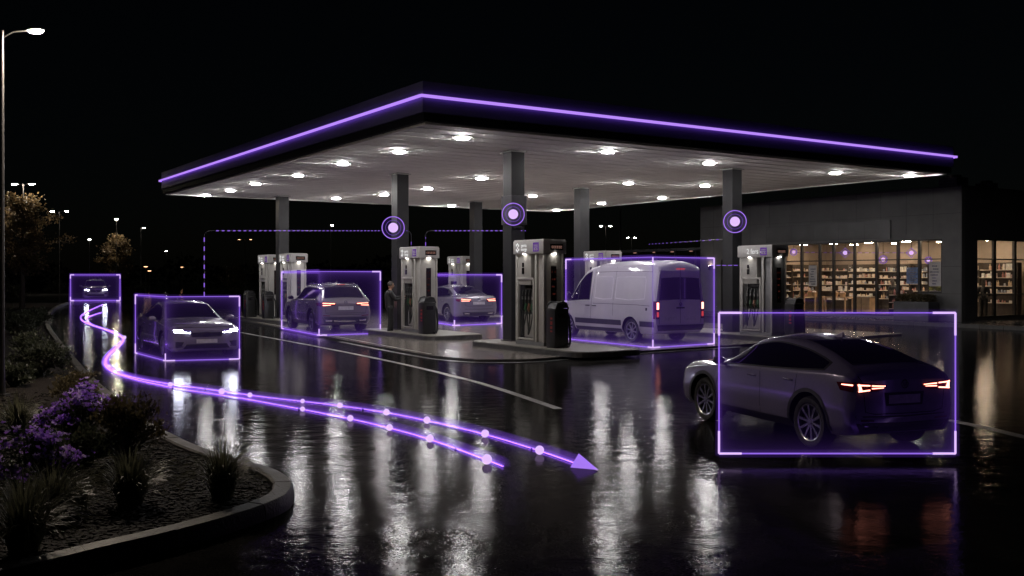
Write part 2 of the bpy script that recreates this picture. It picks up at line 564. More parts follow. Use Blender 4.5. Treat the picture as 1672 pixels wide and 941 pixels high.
# ------------------------------------------------------------------ ground, pad, kerbs, markings
def smooth_path(pts, step=0.25, closed=False):
    pts = [Vector((p[0], p[1], 0)) for p in pts]
    out = []
    for i in range(len(pts) - 1):
        p0, p1, p2, p3 = pts[max(0, i - 1)], pts[i], pts[i + 1], pts[min(len(pts) - 1, i + 2)]
        n = max(1, int((p2 - p1).length / step))
        for k in range(n):
            t = k / n
            # centripetal-ish Catmull-Rom with limited tangents
            l = (p2 - p1).length
            m1, m2 = (p2 - p0), (p3 - p1)
            m1 = m1.normalized() * min(m1.length / 2, l) if m1.length > 1e-6 else m1
            m2 = m2.normalized() * min(m2.length / 2, l) if m2.length > 1e-6 else m2
            h = (2 * t**3 - 3 * t**2 + 1, t**3 - 2 * t**2 + t, -2 * t**3 + 3 * t**2, t**3 - t**2)
            out.append(p1 * h[0] + m1 * h[1] + p2 * h[2] + m2 * h[3])
    out.append(pts[-1])
    return out


def normals2(path):
    ns = []
    for i in range(len(path)):
        t = path[min(i + 1, len(path) - 1)] - path[max(i - 1, 0)]
        t.normalize()
        ns.append(Vector((-t.y, t.x, 0)))
    return ns


def strip(path, o0, o1, z0, z1=None):
    ns = normals2(path)
    m = MB()
    vs = []
    for p, n in zip(path, ns):
        a, b = p + n * o0, p + n * o1
        vs += [(a.x, a.y, z0), (b.x, b.y, z0 if z1 is None else z1)]
    m.add(vs, [(2 * i, 2 * i + 1, 2 * i + 3, 2 * i + 2) for i in range(len(path) - 1)])
    return m


m = MB()
m.add([(-900, -30, 0), (900, -30, 0), (900, 1600, 0), (-900, 1600, 0)], [(0, 1, 2, 3)])
struct(m.build('ground', M['asphalt']))

kp = [(112.5, 496.6), (95, 504), (84, 515), (81, 525), (84, 539.5), (101, 564), (121, 589), (145.6, 617), (170.5, 642), (193, 662), (228, 691), (264, 715), (324, 745), (383, 766), (426, 778.7), (460, 791.5), (481, 810), (472, 832), (435, 850), (362, 875), (256, 905), (170, 926), (60, 955), (-120, 1000)]
kpath = smooth_path([G(*p) for p in kp], 0.2)
ns = normals2(kpath)
# the bed lies to the right-hand side of the running direction? decide from the first soil point
inside = Vector((-6.0, 10.0, 0))
mid = min(range(len(kpath)), key=lambda i: (kpath[i] - Vector((-4.2, 12.5, 0))).length)
sgn = 1.0 if (inside - kpath[mid]).dot(ns[mid]) > 0 else -1.0
KW = 0.20
prof = [(0.0, 0.0), (0.015, 0.115), (0.035, 0.14), (KW - 0.02, 0.145), (KW, 0.125), (KW, 0.0)]
m = MB()
acc, blocks, cur = 0.0, [], [0]
for i in range(1, len(kpath)):
    acc += (kpath[i] - kpath[i - 1]).length
    cur.append(i)
    if acc > 0.92:
        blocks.append(cur)
        cur, acc = [i], 0.0
if len(cur) > 1:
    blocks.append(cur)
for bi, blk in enumerate(blocks):
    vs, k = [], len(prof)
    for q, i in enumerate(blk):
        p = kpath[i].copy()
        if q == 0 and len(blk) > 1:
            p += (kpath[blk[1]] - p).normalized() * 0.008
        for (o, z) in prof:
            a = p + ns[i] * sgn * o
            vs.append((a.x, a.y, z + 0.003 * math.sin(bi * 1.7)))
    fs = [(q * k + j, q * k + j + 1, (q + 1) * k + j + 1, (q + 1) * k + j) for q in range(len(blk) - 1) for j in range(k - 1)]
    fs += [tuple(range(k)), tuple((len(blk) - 1) * k + j for j in range(k))]
    m.add(vs, fs)
struct(m.build('kerb', M['kerb'], smooth=40))
m = MB()
inner = [p + n * sgn * (KW - 0.01) for p, n in zip(kpath, ns)]
poly = [(p.x, p.y) for p in inner[::3]] + [(-14, 5.0), (-60, 20), (-75, 73)]
bm = bmesh.new()
bm.faces.new([bm.verts.new((x, y, 0.10)) for x, y in poly])
bmesh.ops.triangulate(bm, faces=bm.faces[:])
me = bpy.data.meshes.new('planting_bed')
bm.to_mesh(me)
bm.free()
me.materials.append(M['soil'])
bed = bpy.data.objects.new('planting_bed', me)
COL.objects.link(bed)
struct(bed)
# bark chips on the bed, near the camera
m = MB()
rc = random.Random(3)
for i in range(14000):
    px, py = rc.uniform(-60, 470), 640 + 330 * rc.random() ** 0.8
    p = G(px, py, 0.10)
    j = min(range(0, len(kpath), 2), key=lambda i: (kpath[i] - Vector((p.x, p.y, 0))).length)
    if (Vector((p.x, p.y, 0)) - kpath[j]).dot(ns[j]) * sgn < KW + 0.03:
        continue
    s = rc.uniform(0.012, 0.035)
    m.box((p.x, p.y, 0.104 + rc.uniform(0, 0.014)), (s * 2.2, s, 0.010), rz=rc.uniform(0, 3.14))
chips = m.build('bark_chips', M['chip'])
chips['kind'] = 'stuff'

# a second bed far behind the oncoming car
fp = [G(x, y) for x, y in [(20, 483), (110, 482), (198, 477.5), (228, 471), (250, 466.5), (258, 464)]]
fpath = smooth_path(fp, 3.0)
fs_ = 1.0 if normals2(fpath)[2].y > 0 else -1.0
m = strip(fpath, 0, fs_ * 0.9, 0.16)
m2 = strip(fpath, 0, 0.01, 0.0, 0.16)
m.add(m2.v, m2.f)
struct(m.build('far_kerb', M['kerb']))
m = MB()
bm = bmesh.new()
bm.faces.new([bm.verts.new((p.x, p.y, 0.14)) for p in fpath] + [bm.verts.new((x, y, 0.14)) for x, y in [(-130, 330), (-230, 300), (-200, 120)]])
bmesh.ops.triangulate(bm, faces=bm.faces[:])
me = bpy.data.meshes.new('far_bed')
bm.to_mesh(me)
bm.free()
me.materials.append(M['soil'])
o = bpy.data.objects.new('far_bed', me)
COL.objects.link(o)
struct(o)

# concrete pad under the canopy
PZ = 0.06
pad = [Vector((-14.4, 49.4, 0)) + A * 14, Vector((-14.4, 49.4, 0)), Vector((-8.2, 37.2, 0)), G(560, 558), G(700, 584), G(775, 591), G(870, 590.5), G(979, 581), G(1205, 566), Vector((14.0, 35.2, 0)), Vector((14.0, 35.2, 0)) + A * 32]
m = MB()
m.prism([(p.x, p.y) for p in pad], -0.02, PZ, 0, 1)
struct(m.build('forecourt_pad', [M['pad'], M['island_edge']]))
front = smooth_path([G(x, y) for x, y in [(560, 558), (700, 584), (775, 591), (870, 590.5), (979, 581), (1205, 566)]], 0.3)
# drainage channel along the front of the pad
fn = normals2(front)
sg = -1.0 if fn[len(fn) // 2].y > 0 else 1.0
struct(strip(front, sg * 0.02, sg * 0.20, 0.004).build('drain_channel', M['island_edge']))

# painted lines
lp = smooth_path([G(x, y) for x, y in [(392, 543), (500, 563), (640, 591), (780, 625), (912, 668)]], 0.3)
struct(strip(lp, -0.075, 0.075, 0.004).build('painted_line', M['paint']))
lp = smooth_path([G(x, y) for x, y in [(1545, 686), (1600, 697), (1680, 716), (1760, 735)]], 0.3)
struct(strip(lp, -0.09, 0.09, 0.004).build('painted_line', M['paint']))
lp = smooth_path([G(x, y) for x, y in [(376, 519), (470, 538), (600, 563), (700, 582)]], 0.3)
struct(strip(lp, 0.0, 0.09, PZ + 0.004).build('pad_edge_line', M['paint']))

# ------------------------------------------------------------------ canopy
PI = math.pi
SO, FT = 5.80, 6.76
NC = Vector((-2.12, 23.3, 0))
LA, LB = 24.7, 21.5
cy = thing('gas_station_canopy', 'large flat black canopy with glowing violet edge strip over the fuel pumps', 'canopy', NC, ANG)
# local axes of the canopy: x along B, y along A (both positive from the near corner)
m = MB()
t = 0.12
for (c, d) in (((LB / 2, t / 2, 0), (LB, t, 0)), ((LB / 2, LA - t / 2, 0), (LB, t, 0)), ((t / 2, LA / 2, 0), (t, LA - 2 * t, 0)), ((LB - t / 2, LA / 2, 0), (t, LA - 2 * t, 0))):
    m.box((c[0], c[1], (6.02 + FT) / 2), (d[0], d[1], FT - 6.02))
m.build('fascia', M['fascia'], cy)
m = MB()
e = 0.05
for (c, d) in (((LB / 2, e + t / 2, 0), (LB - 2 * e, t, 0)), ((LB / 2, LA - e - t / 2, 0), (LB - 2 * e, t, 0)), ((e + t / 2, LA / 2, 0), (t, LA - 2 * e - 2 * t, 0)), ((LB - e - t / 2, LA / 2, 0), (t, LA - 2 * e - 2 * t, 0))):
    m.box((c[0], c[1], (SO + 0.02 + 6.018) / 2), (d[0], d[1], 6.018 - SO - 0.02))
m.build('lower_fascia', M['fascia_dark'], cy)
m = MB()
m.box((LB / 2, LA / 2, FT - 0.12), (LB - 0.3, LA - 0.3, 0.06))
m.build('roof', M['roof_dark'], cy)
m = MB()
for (a, b) in (((0, 0), (LB, 0)), ((LB, 0), (LB, LA)), ((LB, LA), (0, LA)), ((0, LA), (0, 0))):
    a, b = Vector((*a, 0)), Vector((*b, 0))
    dr = (b - a).normalized()
    nn = Vector((dr.y, -dr.x, 0))
    c = (a + b) / 2 + nn * 0.09
    m.box((c.x, c.y, 6.39), (abs(dr.x) * (b - a).length + abs(dr.y) * 0.03 + abs(dr.x) * 0.18, abs(dr.y) * (b - a).length + abs(dr.x) * 0.03 + abs(dr.y) * 0.18 - abs(dr.y) * 0.06, 0.072))
m.build('light_strip', M['strip'], cy)
m = MB()                                            # hidden emitter added behind the strip to throw a glow on the fascia
for (a, b) in (((0, 0), (LB, 0)), ((LB, 0), (LB, LA)), ((LB, LA), (0, LA)), ((0, LA), (0, 0))):
    a, b = Vector((*a, 0)), Vector((*b, 0))
    dr = (b - a).normalized()
    nn = Vector((dr.y, -dr.x, 0))
    c = (a + b) / 2 + nn * 0.066
    m.box((c.x, c.y, 6.39), (abs(dr.x) * (b - a).length + abs(dr.y) * 0.012, abs(dr.y) * (b - a).length + abs(dr.x) * 0.012, 0.06))
m.build('added_back_light', M['added_backlight'], cy)
# soffit: metal planks with open joints, running across
m = MB()
pw, y = 0.72, 0.22
vs, fs, y0 = [], [], 0.17
x0, x1 = 0.17, LB - 0.17
k = 0
while y0 < LA - 0.2:
    y1 = min(y0 + pw, LA - 0.17)
    for (yy, zz) in ((y0, SO + 0.10), (y0 + 0.115, SO + 0.10), (y0 + 0.12, SO), (y1 - 0.36, SO + 0.012), (y1 - 0.004, SO), (y1, SO + 0.10)):
        vs += [(x0, yy, zz), (x1, yy, zz)]
        k += 1
    y0 = y1
m.add(vs, [(2 * i, 2 * i + 1, 2 * i + 3, 2 * i + 2) for i in range(k - 1)])
m.build('soffit', M['soffit'], cy)
m = MB()
for (c, d) in (((LB / 2, 0.2, 0), (LB - 0.3, 0.06, 0)), ((LB / 2, LA - 0.2, 0), (LB - 0.3, 0.06, 0)), ((0.2, LA / 2, 0), (0.06, LA - 0.46, 0)), ((LB - 0.2, LA / 2, 0), (0.06, LA - 0.46, 0))):
    m.box((c[0], c[1], SO - 0.012), (d[0], d[1], 0.05))
m.build('edge_trim', M['trim'], cy)
inv = Matrix.Translation(NC) @ Matrix.Rotation(ANG, 4, 'Z')
inv = inv.inverted()
proto = None
for (px, py) in [(755, 223), (652, 246), (993, 246), (560, 266), (1158, 265), (487, 285), (418, 299), (1364, 281), (1485, 285), (786, 290), (1026, 298), (376, 310), (336, 318), (699, 307), (1151, 302), (549, 323), (627, 317), (737, 335), (870, 319), (982, 331), (1081, 322), (909, 342)]:
    d = (SO - HC) * F / (HY - py)
    q = inv @ Vector(((px - CX) * d / F, d, 0))
    q.x, q.y = min(max(q.x, 0.75), LB - 0.75), min(max(q.y, 0.75), LA - 0.75)
    if proto is None:
        m = MB()
        m.box((0, 0, 0.015), (0.56, 0.42, 0.03), bev=0.008)
        proto = m.build('downlight', M['trim'], cy)
        m = MB()
        m.prism([(0.17 * math.cos(2 * PI * k / 20), 0.17 * math.sin(2 * PI * k / 20)) for k in range(20)], -0.034, 0.0)
        m.build('lens', M['lens'], proto)
        c = proto
    else:
        c = copy_tree(proto, cy)
    c.location = (q.x, q.y, SO - 0.032)
    c.rotation_euler = (0, 0, -ANG)
IZ = PZ + 0.15
cols = [Vector((0.05, 28.9, 0)), Vector((-4.02, 35.2, 0)), Vector((-10.5, 44.8, 0)), Vector((7.55, 33.6, 0)), Vector((2.9, 40.8, 0)), Vector((-1.77, 48.1, 0))]
proto = None
for i, c in enumerate(cols):
    q = inv @ c
    if proto is None:
        m = MB()
        m.box((0, 0, (IZ + SO) / 2 + 0.03), (0.46, 0.46, SO - IZ + 0.05), bev=0.010)
        proto = m.build('column', M['column'], cy)
        m = MB()
        m.box((0, 0, IZ + 0.02), (0.56, 0.56, 0.03))
        m.build('base_plate', M['column_dark'], proto)
        m = MB()
        m.box((0, 0, SO - 0.03), (0.58, 0.58, 0.03))
        m.build('top_collar', M['trim'], proto)
        o = proto
    else:
        o = copy_tree(proto, cy)
    o.location = (q.x, q.y, 0)
    o.rotation_euler = (0, 0, 0)
q = inv @ cols[0]
m = MB()
m.box((q.x, q.y - 0.02, 4.05), (0.54, 0.56, 0.85), bev=0.01)
m.box((q.x - 0.02, q.y - 0.02, 3.56), (0.3, 0.5, 0.09))
m.build('junction_box', M['column_dark'], cy)

# ------------------------------------------------------------------ islands and pumps
isl = [(cols[0], -4.7, 0.9, 'grey pump island nearest the road, under the column with the square box'), (cols[1], -4.2, 1.2, 'grey pump island with the man standing on its near side'), (cols[2], -3.6, 3.4, 'long grey pump island at the far left with two pumps'), (cols[3], -4.4, 2.5, 'grey pump island in front of the lit shop'), (cols[4], -4.0, 2.5, 'grey pump island hidden behind the white van'), (cols[5], -2.5, 3.4, 'grey pump island behind the grey saloon at the back')]
for (c, s0, s1, lab) in isl:
    o = thing('pump_island', lab, 'pump island', (c.x, c.y, PZ), ANG, 'kerbed islands under the pumps')
    hw, r = 1.12, 0.55
    poly = []
    for (cx, cyy, a0) in ((hw - r, s0 + r, -90), (hw - r, s1 - r, 0), (-hw + r, s1 - r, 90), (-hw + r, s0 + r, 180)):
        for k in range(7):
            a = R(a0 + 15 * k)
            poly.append((cx + r * math.cos(a), cyy + r * math.sin(a)))
    m = MB()
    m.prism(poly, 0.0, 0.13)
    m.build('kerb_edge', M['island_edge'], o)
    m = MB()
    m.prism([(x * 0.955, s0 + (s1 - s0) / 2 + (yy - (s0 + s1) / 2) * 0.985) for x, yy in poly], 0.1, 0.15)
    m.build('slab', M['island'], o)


def make_pump(name, label, texts):
    """Local axes: -y is the end face towards the camera, -x the long side with the nozzles."""
    r = thing(name, label, 'fuel pump', group='fuel pumps')
    r.scale = (0.92, 0.92, 1.0)
    hx, hy, H = 0.37, 0.75, 2.88
    m = MB()
    m.box((0, 0, 0.05), (2 * hx, 2 * hy, 0.10), bev=0.01)
    m.build('plinth', M['pg'], r)
    m = MB()                                      # posts and the two cheeks
    for (x, yy, sx, sy) in ((-hx + 0.045, hy - 0.05, 0.09, 0.10), (hx - 0.045, hy - 0.05, 0.09, 0.10), (-hx + 0.045, -hy + 0.42, 0.09, 0.10), (hx - 0.045, -hy + 0.42, 0.09, 0.10), (-hx + 0.03, -hy + 0.03, 0.06, 0.06), (hx - 0.03, -hy + 0.03, 0.06, 0.06)):
        m.box((x, yy, 1.325), (sx, sy, 2.45), bev=0.012)
    m.build('frame', M['pw'], r, smooth=30)
    m = MB()
    m.box((0, -hy + 0.20, 1.32), (2 * hx - 0.14, 0.36, 2.43), bev=0.02)
    m.build('end_column', M['pg'] if 'shop' in label else M['pw'], r, smooth=30)
    m = MB()
    m.box((0, 0.30, 2.10), (2 * hx - 0.04, 0.72, 0.88), bev=0.02)
    m.build('upper_panel', M['pw'], r, smooth=30)
    m = MB()
    m.box((0, 0.17, 0.98), (0.16, 1.0, 1.75))
    m.build('core', M['pg'], r)
    for s in (-1, 1):                             # nozzle bay: frame round a dark recess, on both long sides
        m = MB()
        x = s * (hx - 0.03)
        for (yy, z, sy, sz) in ((0.62, 1.0, 0.06, 1.72), (-0.22, 1.0, 0.06, 1.72), (0.2, 1.835, 0.90, 0.07), (0.2, 0.16, 0.90, 0.05)):
            m.box((x, yy, z), (0.09, sy, sz), bev=0.012)
        m.build('bay_frame', M['pw'], r, smooth=30)
        m = MB()
        m.box((s * 0.10, 0.2, 1.32), (0.05, 0.76, 0.94))
        m.build('bay_back', M['black'], r)
        m = MB()
        m.box((s * 0.135, 0.2, 0.52), (0.03, 0.76, 0.62))
        m.build('lower_panel', M['pw'], r)
        m = MB()
        m.box((s * 0.18, 0.2, 1.66), (0.12, 0.5, 0.22), bev=0.015)
        m.build('keypad', M['screen'], r)
        for k in range(4):
            yy = -0.06 + k * 0.17
            m = MB()
            hd = s * 0.27
            m.tube([(hd - s * 0.02, yy, 1.52), (hd + s * 0.02, yy, 1.36), (hd + s * 0.02, yy, 1.12)], [0.03, 0.05, 0.042], 8, 0)
            m.tube([(hd + s * 0.02, yy, 1.14), (hd + s * 0.05, yy, 1.0), (hd + s * 0.01, yy, 0.9)], [0.045, 0.052, 0.026], 8, 1)
            m.box((hd + s * 0.045, yy, 1.3), (0.03, 0.07, 0.10), 2, bev=0.01)
            m.build('nozzle', [M['black'], [M['noz_g'], M['noz_o'], M['noz_g'], M['black']][k], M['noz_s']], r, smooth=40)
            m = MB()
            pts = []
            drop = 0.22 + 0.05 * ((k * 7) % 3)
            for q in range(13):
                u = q / 12
                pts.append((hd + s * (0.02 + 0.05 * math.sin(math.pi * u)), yy + (0.13 * u - 0.10 * math.sin(math.pi * u * 1.0) * (1 if k % 2 else -1)), 0.9 - (0.9 - drop) * math.sin(math.pi * min(1, u * 0.95)) ** 0.7 + 0.25 * u * u))
            m.tube(pts, 0.019, 7)
            m.build('hose', M['rubber'], r, smooth=60)
        m = MB()
        m.box((s * (hx - 0.008), 0.35, 2.22), (0.012, 0.09, 0.12), 0)
        m.box((s * (hx - 0.008), 0.35, 2.05), (0.012, 0.11, 0.17), 0)
        m.build('side_display', M['screen'], r)
    m = MB()
    m.box((0, -hy + 0.012, 1.62), (0.20, 0.012, 1.12), 0)
    m.build('price_panel', M['screen'], r)
    m = MB()
    rr = random.Random(5)
    for k in range(5):
        z = 2.02 - k * 0.2
        for q in range(4):
            if rr.random() < 0.75:
                m.box((-0.06 + q * 0.035, -hy + 0.004, z), (0.02, 0.004, 0.035 + 0.02 * rr.random()))
    m.build('price_readout', M['readout'], r)
    m = MB()
    m.box((0, 0, 2.70), (2 * hx + 0.10, 2 * hy + 0.10, 0.36), bev=0.012)
    m.build('header', M['phead'], r, smooth=30)
    m = MB()
    m.box((0, 0, 2.895), (2 * hx + 0.06, 2 * hy + 0.06, 0.03), bev=0.006)
    m.build('header_cap', M['trim'], r)
    m = MB()
    m.lathe([(0.0001, -0.012), (0.07, -0.010), (0.075, 0.0)], 14, 0, 'Z', (0, -hy - 0.02 + 0.02, 2.519))
    m.build('spot_lamp', M['spot'], r)
    m = MB()
    m.lathe([(0.0001, -0.012), (0.05, -0.010), (0.055, 0.0)], 14, 0, 'Z', (-hx - 0.02, 0.25, 2.519))
    m.build('side_spot_lamp', M['spot'], r)
    # header: emblem, lettering, violet square on the long side; dark display on the end
    m = MB()
    xf = -hx - 0.053
    vs, fs = text_mesh(texts[0], texts[1])
    m.add([(xf - 0.004 - v.z, 0.36 - v.x, 2.70 + v.y) for v in vs], fs)
    if texts[2]:
        for (a, b) in ((0.62, 0.07), (0.62, -0.07), (0.56, 0.10), (0.56, 0.0), (0.56, -0.10), (0.50, 0.06), (0.50, -0.06)):
            m.box((xf, a, 2.70 + b), (0.01, 0.045, 0.06))
    m.build('lettering', M['white_ink'], r)
    m = MB()
    m.box((xf + 0.002, -0.42, 2.70), (0.012, 0.30, 0.25))
    e = m.build('emblem_square', M['purple_ink'], r)
    m = MB()
    for (a, b, c, d) in ((-0.42, 0.05, 0.2, 0.02), (-0.42, 0.0, 0.2, 0.02), (-0.36, -0.06, 0.07, 0.05), (-0.47, -0.06, 0.07, 0.05)):
        m.box((xf - 0.006, a, 2.70 + b), (0.004, c, d))
    m.build('emblem_print', M['phead'], e)
    m = MB()
    m.box((0.06, -hy - 0.053, 2.70), (0.46, 0.012, 0.16))
    e = m.build('header_display', M['screen'], r)
    m = MB()
    for q in range(6):
        a = -0.12 + q * 0.065
        m.box((a + 0.02, -hy - 0.062, 2.72), (0.04, 0.004, 0.012))
        m.box((a + 0.005, -hy - 0.062, 2.70), (0.010, 0.004, 0.06))
        m.box((a + 0.02, -hy - 0.062, 2.67), (0.035, 0.004, 0.012))
    m.build('display_readout', M['screen_glow'], e)
    return r


p0 = make_pump('fuel_pump', 'white fuel pump nearest the road, beside the column with the square box', ('gerra\nenrgy', 0.135, True))
spots = [(0, -1.75, -0.30, 'a', None), (1, -1.75, -0.16, 'a', 'white fuel pump that the man in the dark jacket is using'), (2, -1.75, -0.15, 'a', 'white fuel pump on the right of the far left column'), (2, 1.35, -0.05, 'a', 'white fuel pump on the left of the far left column'), (4, -1.75, -0.30, 'a', 'white fuel pump rising behind the white van'), (5, 1.35, -0.05, 'a', 'white fuel pump behind the grey saloon at the back')]
pumps = []
for (ci, s, t_, kind, lab) in spots:
    q = p0 if lab is None else copy_tree(p0)
    c = cols[ci] + A * s + B * t_
    q.location, q.rotation_euler = (c.x, c.y, IZ), (0, 0, ANG)
    if lab:
        q['label'] = lab
    pumps.append(q)
p6 = make_pump('fuel_pump', 'grey and white fuel pump standing in front of the lit shop', ('2 fers -', 0.24, False))
c = cols[3] + A * -1.75 + B * -0.42
p6.location, p6.rotation_euler = (c.x, c.y, IZ), (0, 0, ANG)


def make_bin(label):
    r = thing('service_bin', label, 'bin', group='black service bins beside the pumps')
    r.scale = (0.74, 0.74, 1.0)
    m = MB()
    m.box((0, 0, 0.52), (0.62, 0.52, 1.04), bev=0.03)
    m.build('body', M['black'], r, smooth=30)
    m = MB()
    m.tube([(-0.29, -0.27, 1.03), (-0.2, -0.275, 1.18), (0.0, -0.275, 1.22), (0.2, -0.275, 1.18), (0.29, -0.27, 1.03)], 0.03, 8)
    m.tube([(-0.29, 0.27, 1.03), (-0.2, 0.275, 1.18), (0.0, 0.275, 1.22), (0.2, 0.275, 1.18), (0.29, 0.27, 1.03)], 0.03, 8)
    m.add([(-0.28, -0.26, 1.05), (-0.19, -0.26, 1.17), (0.0, -0.26, 1.205), (0.19, -0.26, 1.17), (0.28, -0.26, 1.05), (-0.28, 0.26, 1.05), (-0.19, 0.26, 1.17), (0.0, 0.26, 1.205), (0.19, 0.26, 1.17), (0.28, 0.26, 1.05)], [(0, 1, 6, 5), (1, 2, 7, 6), (2, 3, 8, 7), (3, 4, 9, 8), (0, 4, 3, 2, 1), (5, 6, 7, 8, 9)])
    m.build('hood', M['cladding'], r, smooth=40)
    m = MB()
    m.box((0.0, -0.264, 0.86), (0.34, 0.012, 0.12))
    m.build('slot', M['screen'], r)
    for k, (z, h) in enumerate(((0.78, 0.05), (0.66, 0.09), (0.54, 0.07), (0.44, 0.04))):
        m = MB()
        m.box((-0.315, -0.05, z), (0.012, 0.12, h))
        m.build('warning_label', M['red'], r)
    m = MB()
    m.tube([(0.31, -0.1, 0.95), (0.42, -0.12, 0.8), (0.46, -0.14, 0.4), (0.44, -0.16, 0.12), (0.36, -0.2, 0.05), (0.2, -0.29, 0.035)], 0.045, 8)
    m.build('air_hose', M['rubber'], r, smooth=60)
    return r


b0 = make_bin('black service bin with a fat hose, at the end of the pump nearest the road')
for i, (ci, s, t_, lab) in enumerate([(0, -2.95, -0.55, None), (1, -2.95, -0.50, 'black service bin beside the pump the man is using'), (3, -3.0, -0.36, 'black service bin in front of the shop, beside the grey and white pump'), (2, -0.2, -0.75, 'black service bin close to the left of the far left column'), (2, 1.9, -0.9, 'black service bin at the far left end of the island')]):
    q = b0 if lab is None else copy_tree(b0)
    c = cols[ci] + A * s + B * t_
    q.location, q.rotation_euler = (c.x, c.y, IZ), (0, 0, ANG)
    if lab:
        q['label'] = lab
# ------------------------------------------------------------------ shop building (local x = depth along B, local y = along the front, A)
SP = Vector((19.46, 42.4, 0))
WZ = 0.15
LF, DP, HT = 15.9, 11.0, 6.0


def sl(x, y, z=0.0):
    p = SP + B * x + A * y
    return Vector((p.x, p.y, z))


pv = [sl(-1.8, 24), sl(-1.8, 0), sl(-1.8, -14), sl(16, -14), sl(16, 24)]
m = MB()
m.prism([(p.x, p.y) for p in pv], 0.0, WZ, 0, 1)
struct(m.build('pavement', [M['pave'], M['kerb']]))
a, b = sl(-1.8, 24), sl(-1.8, -14)
m = MB()
dr = (b - a).normalized()
nn = Vector((dr.y, -dr.x, 0))
if nn.dot(B) > 0:
    nn = -nn
n = 38
for i in range(n):
    p, q = a + (b - a) * (i / n), a + (b - a) * ((i + 1) / n - 0.0004)
    poly = [p, q, q + nn * 0.16, p + nn * 0.16]
    m.prism([(v.x, v.y) for v in poly], 0.0, WZ + 0.004)
struct(m.build('pavement_kerb', M['kerb']))

sb = thing('shop_building', 'dark grey panelled shop building with a warmly lit glass front', 'shop', (SP.x, SP.y, WZ), ANG)
Z = HT - WZ
GB, GT, TR = 0.12, 3.62, 2.73                      # glazing bottom, top, transom (local z)
ym = [0.935, 2.08, 3.18, 4.32, 5.55, 6.77, 7.6, 8.73, 9.84, 10.9, 11.9]
m = MB()
T = 0.25


def wallbox(x0, x1, y0, y1, z0, z1, mi=0):
    m.box(((x0 + x1) / 2, (y0 + y1) / 2, (z0 + z1) / 2), (x1 - x0, y1 - y0, z1 - z0), mi)


wallbox(0, T, 0, ym[0], 0, Z)                       # pier at the corner
wallbox(0, T, ym[0], ym[1] - 0.03, 0, 1.22)         # sill wall under the first bay
wallbox(0, T, ym[0], ym[-1], GT, Z)                 # above the glass
wallbox(0, T, ym[-1], 13.0, 0, Z)
wallbox(0, T, 13.0, 14.3, 2.9, Z)
wallbox(0, T, 14.3, LF, 0, Z)
wallbox(0, T, ym[1] - 0.03, ym[-1], 0, GB)
m.build('front_wall', M['wall'], sb)
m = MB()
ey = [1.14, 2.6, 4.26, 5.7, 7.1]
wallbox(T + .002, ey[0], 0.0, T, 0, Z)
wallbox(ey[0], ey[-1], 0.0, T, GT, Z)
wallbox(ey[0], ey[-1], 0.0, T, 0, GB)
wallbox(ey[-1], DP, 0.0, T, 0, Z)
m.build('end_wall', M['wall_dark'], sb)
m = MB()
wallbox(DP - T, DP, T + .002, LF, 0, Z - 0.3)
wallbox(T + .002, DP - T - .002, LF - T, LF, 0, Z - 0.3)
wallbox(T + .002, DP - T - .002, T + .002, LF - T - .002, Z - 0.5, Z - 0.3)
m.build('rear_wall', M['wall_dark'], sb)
m = MB()                                            # open panel joints, proud cover strips
for y in (0.02, 1.35, 2.7, 4.05, 5.4, 6.75, 8.1, 9.45, 10.8, 12.15, 13.5, 14.85):
    z0 = GT + 0.25 if ym[0] < y < ym[-1] else 0.0
    if 13.0 < y < 14.3:
        z0 = 2.9
    m.box((-0.004, y + 0.006, (z0 + Z) / 2), (0.006, 0.014, Z - z0))
m.box((-0.005, LF / 2, 4.72), (0.006, LF - 0.1, 0.014))
m.box((-0.005, 0.47, 2.4), (0.006, 0.9, 0.014))
m.box((-0.005, 1.0, 1.2), (0.006, 2.0, 0.014))
m.build('panel_joint', M['mull'], sb)
m = MB()
m.box((0.14, LF / 2, Z + 0.03), (0.36, LF + 0.06, 0.06))
m.box((DP / 2 + 0.16, 0.14, Z + 0.03), (DP - 0.36, 0.36, 0.06))
m.build('coping', M['mull'], sb)
m = MB()
m.box((-0.03, 7.25, 4.14), (0.05, 7.5, 0.86))
o = m.build('sign_board', M['sign'], sb)
m = MB()
for y in (4.9, 6.4, 7.9, 9.3):
    m.box((-0.058, y, 4.14), (0.004, 0.012, 0.86))
m.build('board_joint', M['seam'], o)
# windows: one per bay
for i in range(len(ym) - 1):
    y0, y1 = ym[i], ym[i + 1]
    zb = 1.22 if i == 0 else GB
    w_ = thing('window', 'x', 'x')
    for k in ('label', 'category'):
        del w_[k]
    w_.parent = sb
    w_.location = (0.08, 0, 0)
    m = MB()
    m.box((0, y0 + 0.03, (zb + GT) / 2), (0.12, 0.06, GT - zb))
    m.box((0, y1 - 0.03, (zb + GT) / 2), (0.12, 0.058, GT - zb))
    m.box((0, (y0 + y1) / 2, GT - 0.03), (0.11, y1 - y0 - 0.12, 0.06))
    m.box((0, (y0 + y1) / 2, zb + 0.04), (0.11, y1 - y0 - 0.12, 0.08))
    m.box((0, (y0 + y1) / 2, TR), (0.10, y1 - y0 - 0.12, 0.05))
    m.build('frame', M['mull'], w_)
    m = MB()
    m.add([(0, y0 + 0.05, zb), (0, y1 - 0.05, zb), (0, y1 - 0.05, GT), (0, y0 + 0.05, GT)], [(0, 1, 2, 3)])
    m.build('pane', M['glass'], w_)
